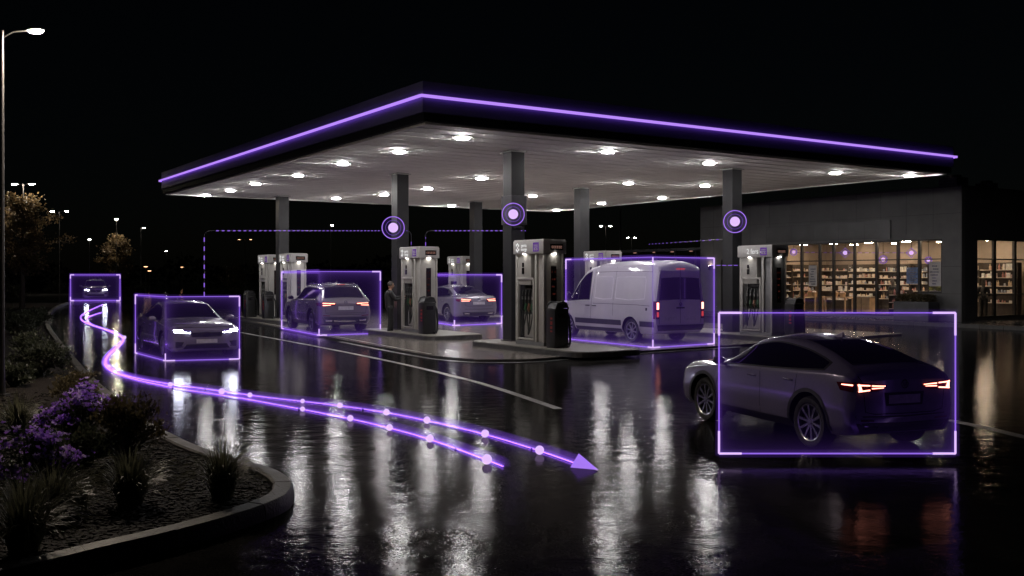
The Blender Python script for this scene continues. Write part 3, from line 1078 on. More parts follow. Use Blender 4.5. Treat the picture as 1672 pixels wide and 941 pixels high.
for i in range(len(ey) - 1):
    x0, x1 = ey[i], ey[i + 1]
    w_ = thing('window', 'x', 'x')
    for k in ('label', 'category'):
        del w_[k]
    w_.parent = sb
    w_.location = (0, 0.08, 0)
    m = MB()
    for (cx, cz, sx, sz) in ((x0 + 0.04, (GB + GT) / 2, 0.08, GT - GB), (x1 - 0.04, (GB + GT) / 2, 0.078, GT - GB), ((x0 + x1) / 2, GT - 0.03, x1 - x0 - 0.16, 0.06), ((x0 + x1) / 2, GB + 0.04, x1 - x0 - 0.16, 0.08), ((x0 + x1) / 2, TR, x1 - x0 - 0.16, 0.05), ((x0 + x1) / 2, 1.16, x1 - x0 - 0.16, 0.05)):
        m.box((cx, 0, cz), (sx, 0.12 if sz > 1 else 0.10, sz))
    m.build('frame', M['mull'], w_)
    m = MB()
    m.add([(x0 + 0.06, 0, GB), (x1 - 0.06, 0, GB), (x1 - 0.06, 0, GT), (x0 + 0.06, 0, GT)], [(0, 1, 2, 3)])
    m.build('pane', M['glass'], w_)
w_ = thing('window', 'x', 'x')                       # narrow dark window at the far end of the front
for k in ('label', 'category'):
    del w_[k]
w_.parent = sb
m = MB()
for y in (13.03, 13.65, 14.27):
    m.box((0.08, y, 1.45), (0.12, 0.06, 2.9))
m.box((0.08, 13.65, 2.87), (0.10, 1.18, 0.06))
m.box((0.08, 13.65, 1.5), (0.10, 1.18, 0.05))
m.build('frame', M['mull'], w_)
m = MB()
m.add([(0.08, 13.05, 0), (0.08, 14.25, 0), (0.08, 14.25, 2.85), (0.08, 13.05, 2.85)], [(0, 1, 2, 3)])
m.build('pane', M['carglass'], w_)
# interior shell
m = MB()
wallbox(T + 0.01, 7.0, T + 0.01, 12.6, 0.0, 0.02)
m.build('interior_floor', M['int_floor'], sb)
m = MB()
wallbox(T + 0.01, 7.0, T + 0.01, 12.6, 3.78, 3.84)
m.build('interior_ceiling', M['int_ceil'], sb)
m = MB()
wallbox(6.6, 6.7, 0.5, 12.6, 0.02, 3.78)
wallbox(T + 0.01, 6.6, 12.5, 12.6, 0.02, 3.78)
m.build('interior_wall', M['int_wall'], sb)
# ceiling lights
proto = None
for (x, y) in [(1.2, 1.6), (1.2, 3.8), (1.2, 6.2), (1.2, 8.6), (1.2, 11.0), (3.6, 1.2), (3.6, 3.0), (3.6, 5.2), (3.6, 7.4), (3.6, 9.6), (3.6, 11.6), (5.6, 2.0), (5.6, 4.6), (5.6, 7.2), (5.6, 9.8)]:
    if proto is None:
        m = MB()
        m.box((0, 0, 0.03), (0.2, 0.5, 0.06))
        proto = m.build('ceiling_light', M['int_ceil'], sb)
        m = MB()
        m.box((0, 0, -0.01), (0.12, 0.42, 0.02))
        m.build('tube', M['warm'], proto)
        o = proto
    else:
        o = copy_tree(proto, sb)
    o.location = (x, y, 3.71)
# wall lamp at the far end of the front
m = MB()
m.lathe([(0.0001, -0.12), (0.06, -0.12), (0.07, 0.12), (0.0001, 0.12)], 12)
o = m.build('wall_lamp', M['mull'], sb, smooth=40)
o.location = (-0.10, 15.1, 2.45)
m = MB()
m.lathe([(0.0001, 0.125), (0.05, 0.125)], 12)
m.build('lamp_lens', M['warm'], o)
# roof plant
for (x, y, s, lab) in ((1.6, 1.4, 0.9, 'square roof unit at the corner of the shop roof'), (3.4, 0.9, 0.7, 'small roof unit behind the corner of the shop roof')):
    r = thing('roof_unit', lab, 'roof unit', sl(x, y, WZ + Z - 0.30), ANG, 'roof units on the shop')
    m = MB()
    m.box((0, 0, s * 0.5), (s, s, s * 0.96), bev=0.03)
    m.build('casing', M['wall_dark'], r)
    m = MB()
    for k in range(5):
        m.box((-s / 2 - 0.006, 0, 0.2 + k * s * 0.14), (0.01, s * 0.8, 0.03))
    m.build('grille', M['mull'], r)
    m = MB()
    m.lathe([(s * 0.36, 0.0), (s * 0.38, 0.10), (s * 0.3, 0.12), (0.0001, 0.06)], 16, 0, 'Z', (0, 0, s * 0.98))
    m.build('fan_cowl', M['mull'], r)

# ------------------------------------------------------------------ shop contents
FLZ = WZ + 0.02
ru = random.Random(21)
goods = []
for kind in range(6):
    m = MB()
    if kind in (0, 1):
        m.box((0, 0, 0.11), (0.10, 0.15, 0.22), 0)
        m.box((-0.052, 0, 0.12), (0.003, 0.11, 0.08), 1)
        nm, cat = 'carton', 'carton'
    elif kind in (2, 3):
        m.lathe([(0.0001, 0), (0.045, 0), (0.045, 0.14), (0.018, 0.19), (0.018, 0.24), (0.0001, 0.24)], 10)
        nm, cat = 'bottle', 'bottle'
    else:
        m.lathe([(0.0001, 0), (0.055, 0), (0.06, 0.03), (0.055, 0.12), (0.05, 0.13), (0.05, 0.16), (0.0001, 0.16)], 10)
        nm, cat = 'jar', 'jar'
    o = m.build(nm, [M['goods%d' % kind], M['poster']], smooth=40)
    goods.append((o, nm))
used = [False] * 6
n_units = 0


def shelf_unit(x, y, face, width, levels, per, label, where, deep=0.34, low=False):
    BH = 1.3 if low else 2.6
    """face 'front': shelves face -x (towards the glass front); 'end': they face -y."""
    r = thing('shelving_unit', label, 'shelving', sl(x, y, FLZ), ANG + (0 if face == 'front' else R(90)), 'shelving units in the shop')
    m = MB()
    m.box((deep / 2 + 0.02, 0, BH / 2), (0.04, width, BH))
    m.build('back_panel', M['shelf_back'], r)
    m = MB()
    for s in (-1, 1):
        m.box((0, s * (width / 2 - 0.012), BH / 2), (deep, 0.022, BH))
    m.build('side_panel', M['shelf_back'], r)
    row = ru.random()
    for li, z in enumerate(levels):
        z = z + ru.uniform(-0.06, 0.06)
        tall, kinds_ = ru.choice((0.6, 0.8, 1.1)), ru.sample(range(6), 3)
        m = MB()
        m.box((-0.01, 0, z - 0.015), (deep - 0.02, width - 0.064, 0.03))
        m.build('shelf', M['shelf'], r)
        rot = r.rotation_euler[2]
        for k in range(per):
            if ru.random() < 0.12:
                continue
            g = ru.choice((2, 4)) if low else ru.choice(kinds_)
            src, nm = goods[g]
            if used[g]:
                o = src.copy()
                COL.objects.link(o)
            else:
                o, used[g] = src, True
            ly = -width / 2 + 0.09 + (width - 0.18) * (k + 0.5 + ru.uniform(-.25, .25)) / per
            lx = -deep * 0.22 + ru.uniform(-0.03, 0.03)
            w3 = Matrix.Rotation(rot, 3, 'Z') @ Vector((lx, ly, 0))
            o.location = r.location + w3 + Vector((0, 0, z))
            o.rotation_euler = (0, 0, rot + ru.uniform(-0.15, 0.15))
            s = tall * ru.uniform(0.7, 1.2)
            o.scale = (1, ru.uniform(0.5, 1.15), s)
            word = {0: 'tan carton', 1: 'cream carton', 2: 'red bottle', 3: 'amber bottle', 4: 'pinkish jar', 5: 'blue grey jar'}[g]
            lv = ['top', 'second', 'third', 'fourth', 'lowest'][li]
            tag(o, f'small {word} on the {lv} shelf of {where}', nm, f'{nm}s on the {lv} shelf of {where}')


LV = [2.24, 1.88, 1.52, 1.16, 0.72]
names = ['first', 'second', 'third', 'fourth', 'fifth', 'sixth']
for i in range(6):
    yc = 1.55 + i * 1.9
    shelf_unit(5.6, yc, 'front', 1.896, LV, 11, f'open shelving unit along the back wall of the shop, {names[i]} from the right', f'the {names[i]} back unit from the right')
shelf_unit(1.75, 2.2, 'end', 1.2, [1.9, 1.52, 1.16], 6, 'shelving unit just inside the end window of the shop', 'the unit inside the end window')
shelf_unit(2.2, 12.22, 'end', 1.9, LV, 11, 'open shelving unit on the far end wall of the shop, nearest the glass', 'the end wall unit nearest the glass')
shelf_unit(4.2, 12.22, 'end', 1.9, LV, 11, 'open shelving unit on the far end wall of the shop, deeper inside', 'the end wall unit deeper inside')
shelf_unit(1.05, 3.75, 'front', 1.0, [1.05, 0.72, 0.4], 7, 'low display rack of red and pink goods just inside the shop window', 'the low rack inside the window', 0.4, True)
for k, (o, nm) in enumerate(goods):
    if not used[k]:
        bpy.data.objects.remove(o)

tproto = None
for (x, y, lab) in ((1.7, 9.6, 'pale wooden table near the glass, beside the grey and white pump'), (1.9, 7.9, 'pale wooden table inside the shop left of the wooden counter')):
    r = thing('table', lab, 'table', sl(x, y, FLZ), ANG, 'wooden tables in the shop')
    m = MB()
    m.box((0, 0, 0.88), (0.7, 1.35, 0.05), bev=0.008)
    m.build('tabletop', M['wood'], r)
    for sx in (-1, 1):
        for sy in (-1, 1):
            m = MB()
            m.box((sx * 0.29, sy * 0.6, 0.427), (0.07, 0.07, 0.854))
            m.build('leg', M['wood'], r)
k = 0
for (x, y) in ((1.6, 9.2), (1.75, 9.6), (1.65, 10.05), (1.8, 7.6), (2.0, 8.2)):
    r = thing('basket', ['round wicker basket on the right of the table beside the pump', 'round wicker basket in the middle of the table beside the pump', 'round wicker basket on the left of the table beside the pump', 'round wicker basket on the right of the table near the counter', 'round wicker basket on the left of the table near the counter'][k], 'basket', sl(x, y, FLZ + 0.905), 0, 'baskets on the shop tables')
    k += 1
    m = MB()
    m.lathe([(0.0001, 0.0), (0.12, 0.0), (0.17, 0.22), (0.155, 0.22), (0.11, 0.02), (0.0001, 0.02)], 14)
    m.build('bowl', M['wood'], r, smooth=40)
    m = MB()
    for q in range(7):
        m.sphere((0.07 * math.cos(q), 0.07 * math.sin(q), 0.2 + 0.02 * (q % 2)), 0.055, 8, 6)
    m.build('contents', M['goods%d' % (k % 5)], r, smooth=60)
r = thing('counter', 'low pale wooden counter cabinet standing inside the shop window', 'counter', sl(1.5, 6.05, FLZ), ANG)
m = MB()
m.box((0, 0, 0.5), (0.55, 0.95, 0.84))
m.build('cabinet', M['wood'], r)
m = MB()
m.box((0, 0, 0.95), (0.62, 1.05, 0.05))
m.build('worktop', M['shelf'], r)
m = MB()
m.box((-0.282, 0.0, 0.5), (0.012, 0.02, 0.75))
m.build('door_gap', M['seam'], r)
m = MB()
for sy in (-1, 1):
    m.box((0, sy * 0.4, 0.04), (0.5, 0.06, 0.08))
m.build('foot', M['mull'], r)
# posters hung inside the glass
for (x, y, z0, w_, h, mk, lab) in ((0.32, 8.25, 1.45, 0.50, 1.05, 'poster', 'white printed poster hanging inside the shop front'), (0.34, 2.62, 1.6, 0.62, 0.75, 'poster_blue', 'blue poster hanging inside the shop front near the corner'), (0.36, 1.5, 1.5, 0.6, 1.1, 'poster', 'pale notice board with small pictures in the shop window nearest the corner')):
    r = thing('poster', lab, 'poster', sl(x, y, FLZ + z0), ANG)
    m = MB()
    m.box((0, 0, h / 2), (0.012, w_, h))
    m.build('sheet', M[mk], r)
    m = MB()
    rp = random.Random(int(y * 10))
    for k in range(7):
        m.box((-0.008, rp.uniform(-.1, .1) * w_, h * (0.1 + 0.12 * k)), (0.003, w_ * rp.uniform(.3, .75), h * 0.06))
    m.build('print', M['poster_print'], r)
    m = MB()
    m.tube([(0, -w_ * 0.4, h), (0, -w_ * 0.4, h + 0.3)], 0.006, 5)
    m.tube([(0, w_ * 0.4, h), (0, w_ * 0.4, h + 0.3)], 0.006, 5)
    m.build('hanging_wire', M['mull'], r)
r = thing('poster', 'violet poster in a pale frame hung in the end window of the shop', 'poster', sl(1.75, 0.55, FLZ + 1.86), ANG)
m = MB()
m.box((0, 0, 0.45), (0.52, 0.02, 0.82))
m.build('sheet', M['poster_violet'], r)
m = MB()
for (x, z, sx, sz) in ((-0.28, 0.45, 0.05, 0.96), (0.28, 0.45, 0.05, 0.96), (0, 0.005, 0.51, 0.06), (0, 0.90, 0.51, 0.06)):
    m.box((x, -0.004, z), (sx, 0.03, sz))
m.build('frame', M['shelf'], r)
r = thing('pot_plant', 'yellow green potted plants in a trough on the sill of the corner shop window', 'plants', sl(0.55, 1.45, FLZ + 1.12), ANG)
m = MB()
m.box((0, 0, 0.09), (0.24, 0.8, 0.18), bev=0.01)
m.build('trough', M['shelf'], r)
m = MB()
rp = random.Random(14)
for k in range(420):
    c = Vector((rp.uniform(-.13, .13), rp.uniform(-.4, .4), 0.17 + 0.26 * rp.random()))
    d1 = Vector((rp.uniform(-1, 1), rp.uniform(-1, 1), rp.uniform(-.2, 1))).normalized() * 0.07
    d2 = d1.cross(Vector((rp.uniform(-1, 1), rp.uniform(-1, 1), rp.uniform(-1, 1)))).normalized() * 0.03
    m.add([c - d2, c + d1, c + d2, c - d1], [(0, 1, 2, 3)])
m.build('foliage', M['leaf_sill'], r)
r = thing('sill_stand', 'narrow pale stand under the potted plants in the corner shop window', 'stand', sl(0.55, 1.45, FLZ), ANG)
m = MB()
m.box((0, 0, 1.09), (0.3, 0.9, 0.05))
m.build('top', M['shelf'], r)
for sy in (-1, 1):
    m = MB()
    m.box((0, sy * 0.42, 0.5325), (0.26, 0.04, 1.065))
    m.build('side_panel', M['shelf'], r)
# planter in front
r = thing('planter', 'long dark planter box with clipped plants by the shop front', 'planter', sl(-0.55, 1.85, WZ), ANG)
m = MB()
m.box((0, 0, 0.42), (0.75, 1.75, 0.84), bev=0.02)
m.build('trough', M['wall_dark'], r)
m = MB()
rp = random.Random(4)
for k in range(1100):
    c = Vector((rp.uniform(-.34, .34), rp.uniform(-.84, .84), 0.84 + 0.34 * rp.random()))
    d1 = Vector((rp.uniform(-1, 1), rp.uniform(-1, 1), rp.uniform(-.2, 1))).normalized() * 0.06
    d2 = d1.cross(Vector((rp.uniform(-1, 1), rp.uniform(-1, 1), rp.uniform(-1, 1)))).normalized() * 0.03
    m.add([c - d2, c + d1, c + d2, c - d1], [(0, 1, 2, 3)])
m.build('foliage', M['leaf_olive'], r)
# covered walk left of the shop
r = thing('covered_walk', 'dark thin-posted canopy joined to the far end of the shop', 'canopy', sl(1.6, LF + 0.1, WZ), ANG)
m = MB()
m.box((0, 4.0, 3.55), (2.4, 8.0, 0.16))
m.build('roof', M['wall_dark'], r)
for y in (0.9, 2.6, 4.3, 6.0, 7.7):
    m = MB()
    m.box((-1.0, y, 1.735), (0.10, 0.10, 3.47))
    m.build('post', M['column'], r)
for y in (1.4, 3.0, 4.6, 6.4):
    m = MB()
    m.box((-0.9, y, 3.44), (0.08, 0.2, 0.05))
    m.build('soffit_light', M['screen_glow'], r)
# ------------------------------------------------------------------ vehicles
def pchip(xs, ys):
    n = len(xs)
    h = [xs[i + 1] - xs[i] for i in range(n - 1)]
    dl = [(ys[i + 1] - ys[i]) / h[i] for i in range(n - 1)]
    d = [0.0] * n
    for i in range(1, n - 1):
        if dl[i - 1] * dl[i] > 0:
            w1, w2 = 2 * h[i] + h[i - 1], h[i] + 2 * h[i - 1]
            d[i] = (w1 + w2) / (w1 / dl[i - 1] + w2 / dl[i])
    d[0], d[-1] = dl[0], dl[-1]

    def f(x):
        x = min(max(x, xs[0]), xs[-1])
        i = 0
        while i < n - 2 and x > xs[i + 1]:
            i += 1
        t = (x - xs[i]) / h[i]
        return ((2 * t**3 - 3 * t**2 + 1) * ys[i] + (t**3 - 2 * t**2 + t) * h[i] * d[i] + (-2 * t**3 + 3 * t**2) * ys[i + 1] + (t**3 - t**2) * h[i] * d[i + 1])
    return f


KEYS = ('zs', 'ws', 'zm', 'wm', 'zb', 'wb', 'zt', 'wt', 'zc')


class Shape:
    def __init__(s, st):
        st = sorted(st)
        s.xs = [a[0] for a in st]
        s.f = {k: pchip(s.xs, [a[i + 1] for a in st]) for i, k in enumerate(KEYS)}
        s.x0, s.x1 = s.xs[0], s.xs[-1]

    def half(s, x):
        g = {k: s.f[k](x) for k in KEYS}
        P = [(0, g['zs'] - 0.0), (g['ws'] * 0.96, g['zs']), (g['ws'] + (g['wm'] - g['ws']) * 0.7, g['zs'] + (g['zm'] - g['zs']) * 0.35), (g['wm'], g['zm']),
             (g['wm'] + (g['wb'] - g['wm']) * 0.35 - 0.008, g['zm'] + (g['zb'] - g['zm']) * 0.62), (g['wb'], g['zb']), (g['wt'], g['zt']), (g['wt'] * 0.55, g['zt'] + (g['zc'] - g['zt']) * 0.72), (0, g['zc'])]
        rr = [0, .12, .35, .22, .3, .16, .22, .45, 0]
        out = [P[0]]
        for i in range(1, len(P) - 1):
            a, b, c = Vector(P[i - 1]), Vector(P[i]), Vector(P[i + 1])
            la, lc = (a - b).length, (c - b).length
            r = rr[i] * min(la, lc) if i in (1, 3, 5) else rr[i] * min(la, lc) * 0.9
            p, q = b + (a - b).normalized() * r if la > 1e-6 else b, b + (c - b).normalized() * r if lc > 1e-6 else b
            for k in range(4):
                t = k / 3
                v = p * (1 - t) ** 2 + b * 2 * t * (1 - t) + q * t * t
                out.append((v.x, v.y))
        out.append(P[-1])
        return out

    def mesh(s, n=84):
        xs = sorted(set([s.x0 + (s.x1 - s.x0) * (0.5 - 0.5 * math.cos(math.pi * (0.06 + 0.88 * i / n))) for i in range(n + 1)] + s.xs))
        xs = [x for i, x in enumerate(xs) if i == 0 or x - xs[i - 1] > 0.004]
        vs, fs = [], []
        for x in xs:
            h = s.half(x)
            ring = [(x, y, z) for y, z in h] + [(x, -y, z) for y, z in h[-2:0:-1]]
            k = len(ring)
            vs += ring
        for i in range(len(xs) - 1):
            for j in range(k):
                fs.append((i * k + j, i * k + (j + 1) % k, (i + 1) * k + (j + 1) % k, (i + 1) * k + j))
        hn = len(h)
        for b, rev in ((0, False), ((len(xs) - 1) * k, True)):
            for j in range(hn - 1):
                l0, l1 = b + j, b + j + 1
                r0, r1 = b + (k - j) % k, b + (k - j - 1) % k
                q = [l0, l1, r1, r0]
                q = [v for i, v in enumerate(q) if v not in q[:i]]
                fs.append(tuple(q[::-1] if rev else q))
        return vs, fs


def decal(bvh, top, bot, ax, eps, nu=10, nv=4):
    """A thin skin laid on the body: outline between two polylines, seen along an axis. ax: L R (x,z), F B (y,z), T (x,y)."""
    def at(pl, t):
        n = len(pl) - 1
        i = min(int(t * n), n - 1)
        u = t * n - i
        return (pl[i][0] * (1 - u) + pl[i + 1][0] * u, pl[i][1] * (1 - u) + pl[i + 1][1] * u)
    vs, ok = [], []
    for i in range(nu + 1):
        a, b = at(top, i / nu), at(bot, i / nu)
        for j in range(nv + 1):
            t = j / nv
            p, q = a[0] * (1 - t) + b[0] * t, a[1] * (1 - t) + b[1] * t
            o, d = {'L': (Vector((p, 3, q)), Vector((0, -1, 0))), 'R': (Vector((p, -3, q)), Vector((0, 1, 0))), 'F': (Vector((6, p, q)), Vector((-1, 0, 0))), 'B': (Vector((-6, p, q)), Vector((1, 0, 0))), 'T': (Vector((p, q, 6)), Vector((0, 0, -1)))}[ax]
            hit, nrm, _, _ = bvh.ray_cast(o, d)
            if hit is None:
                vs.append(o)
                ok.append(False)
            else:
                if nrm.dot(d) > 0:
                    nrm = -nrm
                vs.append(hit + (nrm * 0.7 - d * 0.3).normalized() * eps)
                ok.append(True)
    fs = []
    for i in range(nu):
        for j in range(nv):
            f = (i * (nv + 1) + j, i * (nv + 1) + j + 1, (i + 1) * (nv + 1) + j + 1, (i + 1) * (nv + 1) + j)
            if all(ok[k] for k in f):
                fs.append(f)
    return vs, fs


def line_decal(bvh, pts, wd, ax, eps=0.003, n=None):
    a, b = [], []
    for i, p in enumerate(pts):
        q0, q1 = Vector(pts[max(i - 1, 0)]), Vector(pts[min(i + 1, len(pts) - 1)])
        t = (q1 - q0)
        t.normalize()
        nn = Vector((-t.y, t.x)) * wd / 2
        a.append((p[0] + nn.x, p[1] + nn.y))
        b.append((p[0] - nn.x, p[1] - nn.y))
    return decal(bvh, a, b, ax, eps, n or max(4, (len(pts) - 1) * 4), 1)


def make_wheel(parent, x, y, rad, wd, side, spokes=10, dark=False):
    """side +1: outer face towards +y."""
    m = MB()
    h = wd / 2
    r = rad
    prof = [(r * 0.70, -h * 0.85), (r * 0.80, -h), (r * 0.93, -h * 0.96), (r * 0.985, -h * 0.75), (r, -h * 0.35), (r, h * 0.35), (r * 0.985, h * 0.75), (r * 0.93, h * 0.96), (r * 0.80, h), (r * 0.70, h * 0.85), (r * 0.69, h * 0.5), (r * 0.69, -h * 0.5), (r * 0.70, -h * 0.85)]
    m.lathe(prof, 40, 0, 'Y')
    w_ = m.build('wheel', M['tyre'], parent, smooth=35)
    w_.location = (x, y, rad)
    m = MB()
    m.lathe([(r * 0.69, h * 0.86), (r * 0.715, h * 0.90), (r * 0.705, h * 0.6), (r * 0.66, h * 0.45), (r * 0.655, h * 0.84), (r * 0.69, h * 0.86)], 40, 0, 'Y')
    m.lathe([(0.0001, h * 0.80), (r * 0.10, h * 0.80), (r * 0.13, h * 0.70), (r * 0.14, h * 0.4)], 20, 0, 'Y')
    for k in range(spokes):
        a = 2 * math.pi * (k + 0.25) / spokes
        ca, sa = math.cos(a), math.sin(a)
        pa, pb = Vector((-sa, 0, ca)), Vector((ca, 0, sa))
        w0, w1 = r * 0.045, r * (0.055 if spokes > 6 else 0.11)
        vs = []
        for (rr, ww, yo) in ((r * 0.10, w0, h * 0.72), (r * 0.68, w1, h * 0.80)):
            for (s, dy) in ((-1, 0), (1, 0), (0.7, -0.06), (-0.7, -0.06)):
                p = pb * rr + pa * ww * s
                vs.append((p.x, yo + dy * 0.6, p.z))
        m.add(vs, [(0, 1, 5, 4), (1, 2, 6, 5), (2, 3, 7, 6), (3, 0, 4, 7), (0, 3, 2, 1), (4, 5, 6, 7)])
    rm = m.build('rim', M['rim'], w_, smooth=40)
    m = MB()
    m.lathe([(0.0001, h * 0.25), (r * 0.66, h * 0.25), (r * 0.66, -h * 0.7), (0.0001, -h * 0.7)], 24, 0, 'Y')
    m.build('brake_disc', M['rim_dark'], w_)
    if side < 0:
        w_.rotation_euler = (0, 0, math.pi)
    return w_


def make_car(name, label, cat, spec, loc, rz, scale, paint, group=None):
    root = thing(name, label, cat, loc, rz, group, scale)
    S = Shape(spec['st'])
    vs, fs = S.mesh()
    bvh = BVHTree.FromPolygons([Vector(v) for v in vs], fs)
    m = MB()
    m.add(vs, fs)
    body = m.build('body', [paint, M['rubber']], root)
    # wheel wells cut out of the body
    R_, tw = spec['R'], spec.get('tw', 0.23)
    m = MB()
    for ax in spec['axles']:
        for s in (-1, 1):
            rr = R_ + 0.055
            m.tube([(ax, 0.50 * s, R_ + 0.012), (ax, 1.3 * s, R_ + 0.012)], rr, 40, 1)
    cut = m.build('cutter', [paint, M['rubber']], root)
    md = body.modifiers.new('cut', 'BOOLEAN')
    md.object, md.operation, md.solver = cut, 'DIFFERENCE', 'EXACT'
    bpy.context.view_layer.update()
    me = bpy.data.meshes.new_from_object(body.evaluated_get(bpy.context.evaluated_depsgraph_get()))
    body.modifiers.clear()
    body.data = me
    bpy.data.objects.remove(cut)
    me.polygons.foreach_set('use_smooth', [True] * len(me.polygons))
    me.set_sharp_from_angle(angle=R(32))

    def put(nm, parts, mt, parent=root, smooth=60):
        m = MB()
        for v, f in parts:
            m.add(v, f)
        return m.build(nm, mt, parent, smooth=smooth)

    wm = spec['track']
    for ax in spec['axles']:
        for s in (-1, 1):
            make_wheel(root, ax, s * wm, R_, tw, s, spec.get('spokes', 10))
    # wheel-arch lips and sill cladding
    for s in 'LR':
        for ax in spec['axles']:
            o, i = [], []
            for k in range(19):
                a = R(-8 + 196 * k / 18)
                o.append((ax + (R_ + spec['lip']) * math.cos(a), R_ + 0.012 + (R_ + spec['lip']) * math.sin(a)))
                i.append((ax + (R_ + 0.052) * math.cos(a), R_ + 0.012 + (R_ + 0.052) * math.sin(a)))
            put('arch_trim', [decal(bvh, o, i, s, 0.007, 36, 2)], M['cladding'] if spec['clad'] else paint)
        x0, x1 = spec['axles'][1] + R_ + 0.06, spec['axles'][0] - R_ - 0.06
        z1 = spec['sill']
        put('sill_trim', [decal(bvh, [(x0, z1), (x1, z1)], [(x0, S.f['zs'](0) + 0.012), (x1, S.f['zs'](0) + 0.012)], s, 0.006, 14, 4)], M['cladding'])
        # side glass on a dark surround
        g0, g1 = spec['glass']
        nx = 60
        surr_t, surr_b = [], []
        fr = spec.get('roofgap', 0.05)

        def gtop(x):
            return S.f['zt'](x) - fr

        def gbot(x):
            return S.f['zb'](x) + 0.03

        def panel(x0, x1, inset):
            t_, b_ = [], []
            for k in range(25):
                x = x0 + (x1 - x0) * k / 24
                zt_, zb_ = gtop(x) - inset, gbot(x) + inset
                t_.append((x, max(zt_, zb_ + 0.004)))
                b_.append((x, zb_))
            return decal(bvh, t_, b_, s, 0.004 if inset == 0 else 0.0075, 24, 6)
        put('window_surround', [panel(g0, g1, 0.0)], M['seam'])
        cuts = spec['pillars']
        edges = [g0 + 0.03] + list(cuts) + [g1 - 0.06]
        for k in range(len(edges) - 1):
            put('side_window', [panel(edges[k] + 0.022, edges[k + 1] - 0.022, 0.022)], M['carglass'])
        if spec.get('brightline'):
            put('window_trim', [line_decal(bvh, [(g0 + (g1 - g0) * k / 20, S.f['zb'](g0 + (g1 - g0) * k / 20) + 0.018) for k in range(21)], 0.014, s, 0.009, 40)], M['chrome'])
        # door gaps, handles
        for pl in spec['gaps']:
            put('door_gap', [line_decal(bvh, pl, 0.011, s)], M['seam'])
        for (hx, hz) in spec['handles']:
            sy = 1 if s == 'L' else -1
            hit, nrm, _, _ = bvh.ray_cast(Vector((hx, sy * 3, hz)), Vector((0, -sy, 0)))
            m = MB()
            y = hit.y + sy * 0.022
            m.tube([(hx - 0.11, hit.y, hz), (hx - 0.085, y, hz + 0.004), (hx + 0.085, y, hz + 0.004), (hx + 0.11, hit.y, hz)], [0.012, 0.015, 0.015, 0.012], 8)
            m.build('door_handle', spec.get('hmat', paint), root, smooth=50)
        if spec.get('crease'):
            for cz, x0, x1, dz in spec['crease']:
                put('body_crease', [line_decal(bvh, [(x0 + (x1 - x0) * k / 12, cz + dz * k / 12) for k in range(13)], 0.02, s, 0.008, 24)], paint)
    # mirrors
    mx, mz = spec['mirror']
    for sy in (-1, 1):
        hit, nrm, _, _ = bvh.ray_cast(Vector((mx, sy * 3, mz - 0.05)), Vector((0, -sy, 0)))
        hy = hit.y
        m = MB()
        msx, msz = spec.get('msize', (1, 1))
        m.tube([(mx, hy - sy * 0.02, mz - 0.06), (mx - 0.02, hy + sy * 0.10, mz - 0.03)], 0.022, 8)
        m.sphere((mx - 0.02, hy + sy * 0.15, mz + 0.02), 0.1, 16, 10, 0, (0.75 * msx, 1.15, 0.72 * msz))
        o = m.build('mirror', spec.get('mmat', paint), root, smooth=60)
        m = MB()
        m.lathe([(0.0001, 0), (0.075, 0)], 18, 0, 'Z')
        g = m.build('mirror_glass', M['carglass'], o)
        g.location, g.rotation_euler, g.scale = (mx - 0.096, hy + sy * 0.15, mz + 0.02), (0, R(-90), 0), (0.7 * msz, 1.0, 1)
    # front and rear glass
    for key, ax, nm in (('wind', 'F', 'windscreen'), ('rear', 'B', 'rear_window')):
        if key in spec:
            for (zb_, zt_, wb_, wt_, y0, y1) in spec[key]:
                n = 14
                top = [(y0 * wt_ + (y1 - y0) * wt_ * k / n, zt_ - spec.get('gc', 0.02) * abs(y0 + (y1 - y0) * k / n) ** 2.0) for k in range(n + 1)]
                bot = [(y0 * wb_ + (y1 - y0) * wb_ * k / n, zb_ - 0.02 * abs(y0 + (y1 - y0) * k / n) ** 2) for k in range(n + 1)]
                put('window_surround', [decal(bvh, [(a * 1.02, b + 0.012) for a, b in top], [(a * 1.015, b - 0.012) for a, b in bot], ax, 0.004, 22, 10)], M['seam'])
                put(nm, [decal(bvh, top, bot, ax, 0.008, 22, 10)], M['carglass'])
    for (nm, mk, ax, top, bot, eps) in spec['decals']:
        mt = paint if mk == 'paint' else M[mk]
        put(nm, [decal(bvh, top, bot, ax, eps, 14, 5)], mt)
        if ax in 'FB' and not (min(p[0] for p in top) < -0.01 and max(p[0] for p in top) > 0.01):
            put(nm, [decal(bvh, [(-a, b) for a, b in top], [(-a, b) for a, b in bot], ax, eps, 14, 5)], mt)
        elif ax == 'L':
            put(nm, [decal(bvh, top, bot, 'R', eps, 14, 5)], mt)
    for (nm, mk, ax, pts, wd) in spec['lines']:
        put(nm, [line_decal(bvh, pts, wd, ax, 0.006)], M[mk])
        if nm != 'rear_door_gap' and ax in 'FB' and not (min(p[0] for p in pts) < -0.01 and max(p[0] for p in pts) > 0.01):
            put(nm, [line_decal(bvh, [(-a, b) for a, b in pts], wd, ax, 0.006)], M[mk])
        elif ax == 'L':
            put(nm, [line_decal(bvh, pts, wd, 'R', 0.006)], M[mk])
    for (nm, mk, pts, r) in spec.get('tubes', []):
        for sy in (-1, 1):
            m = MB()
            m.tube([(x, y * sy, z) for x, y, z in pts], r, 8)
            m.build(nm, M[mk], root, smooth=50)
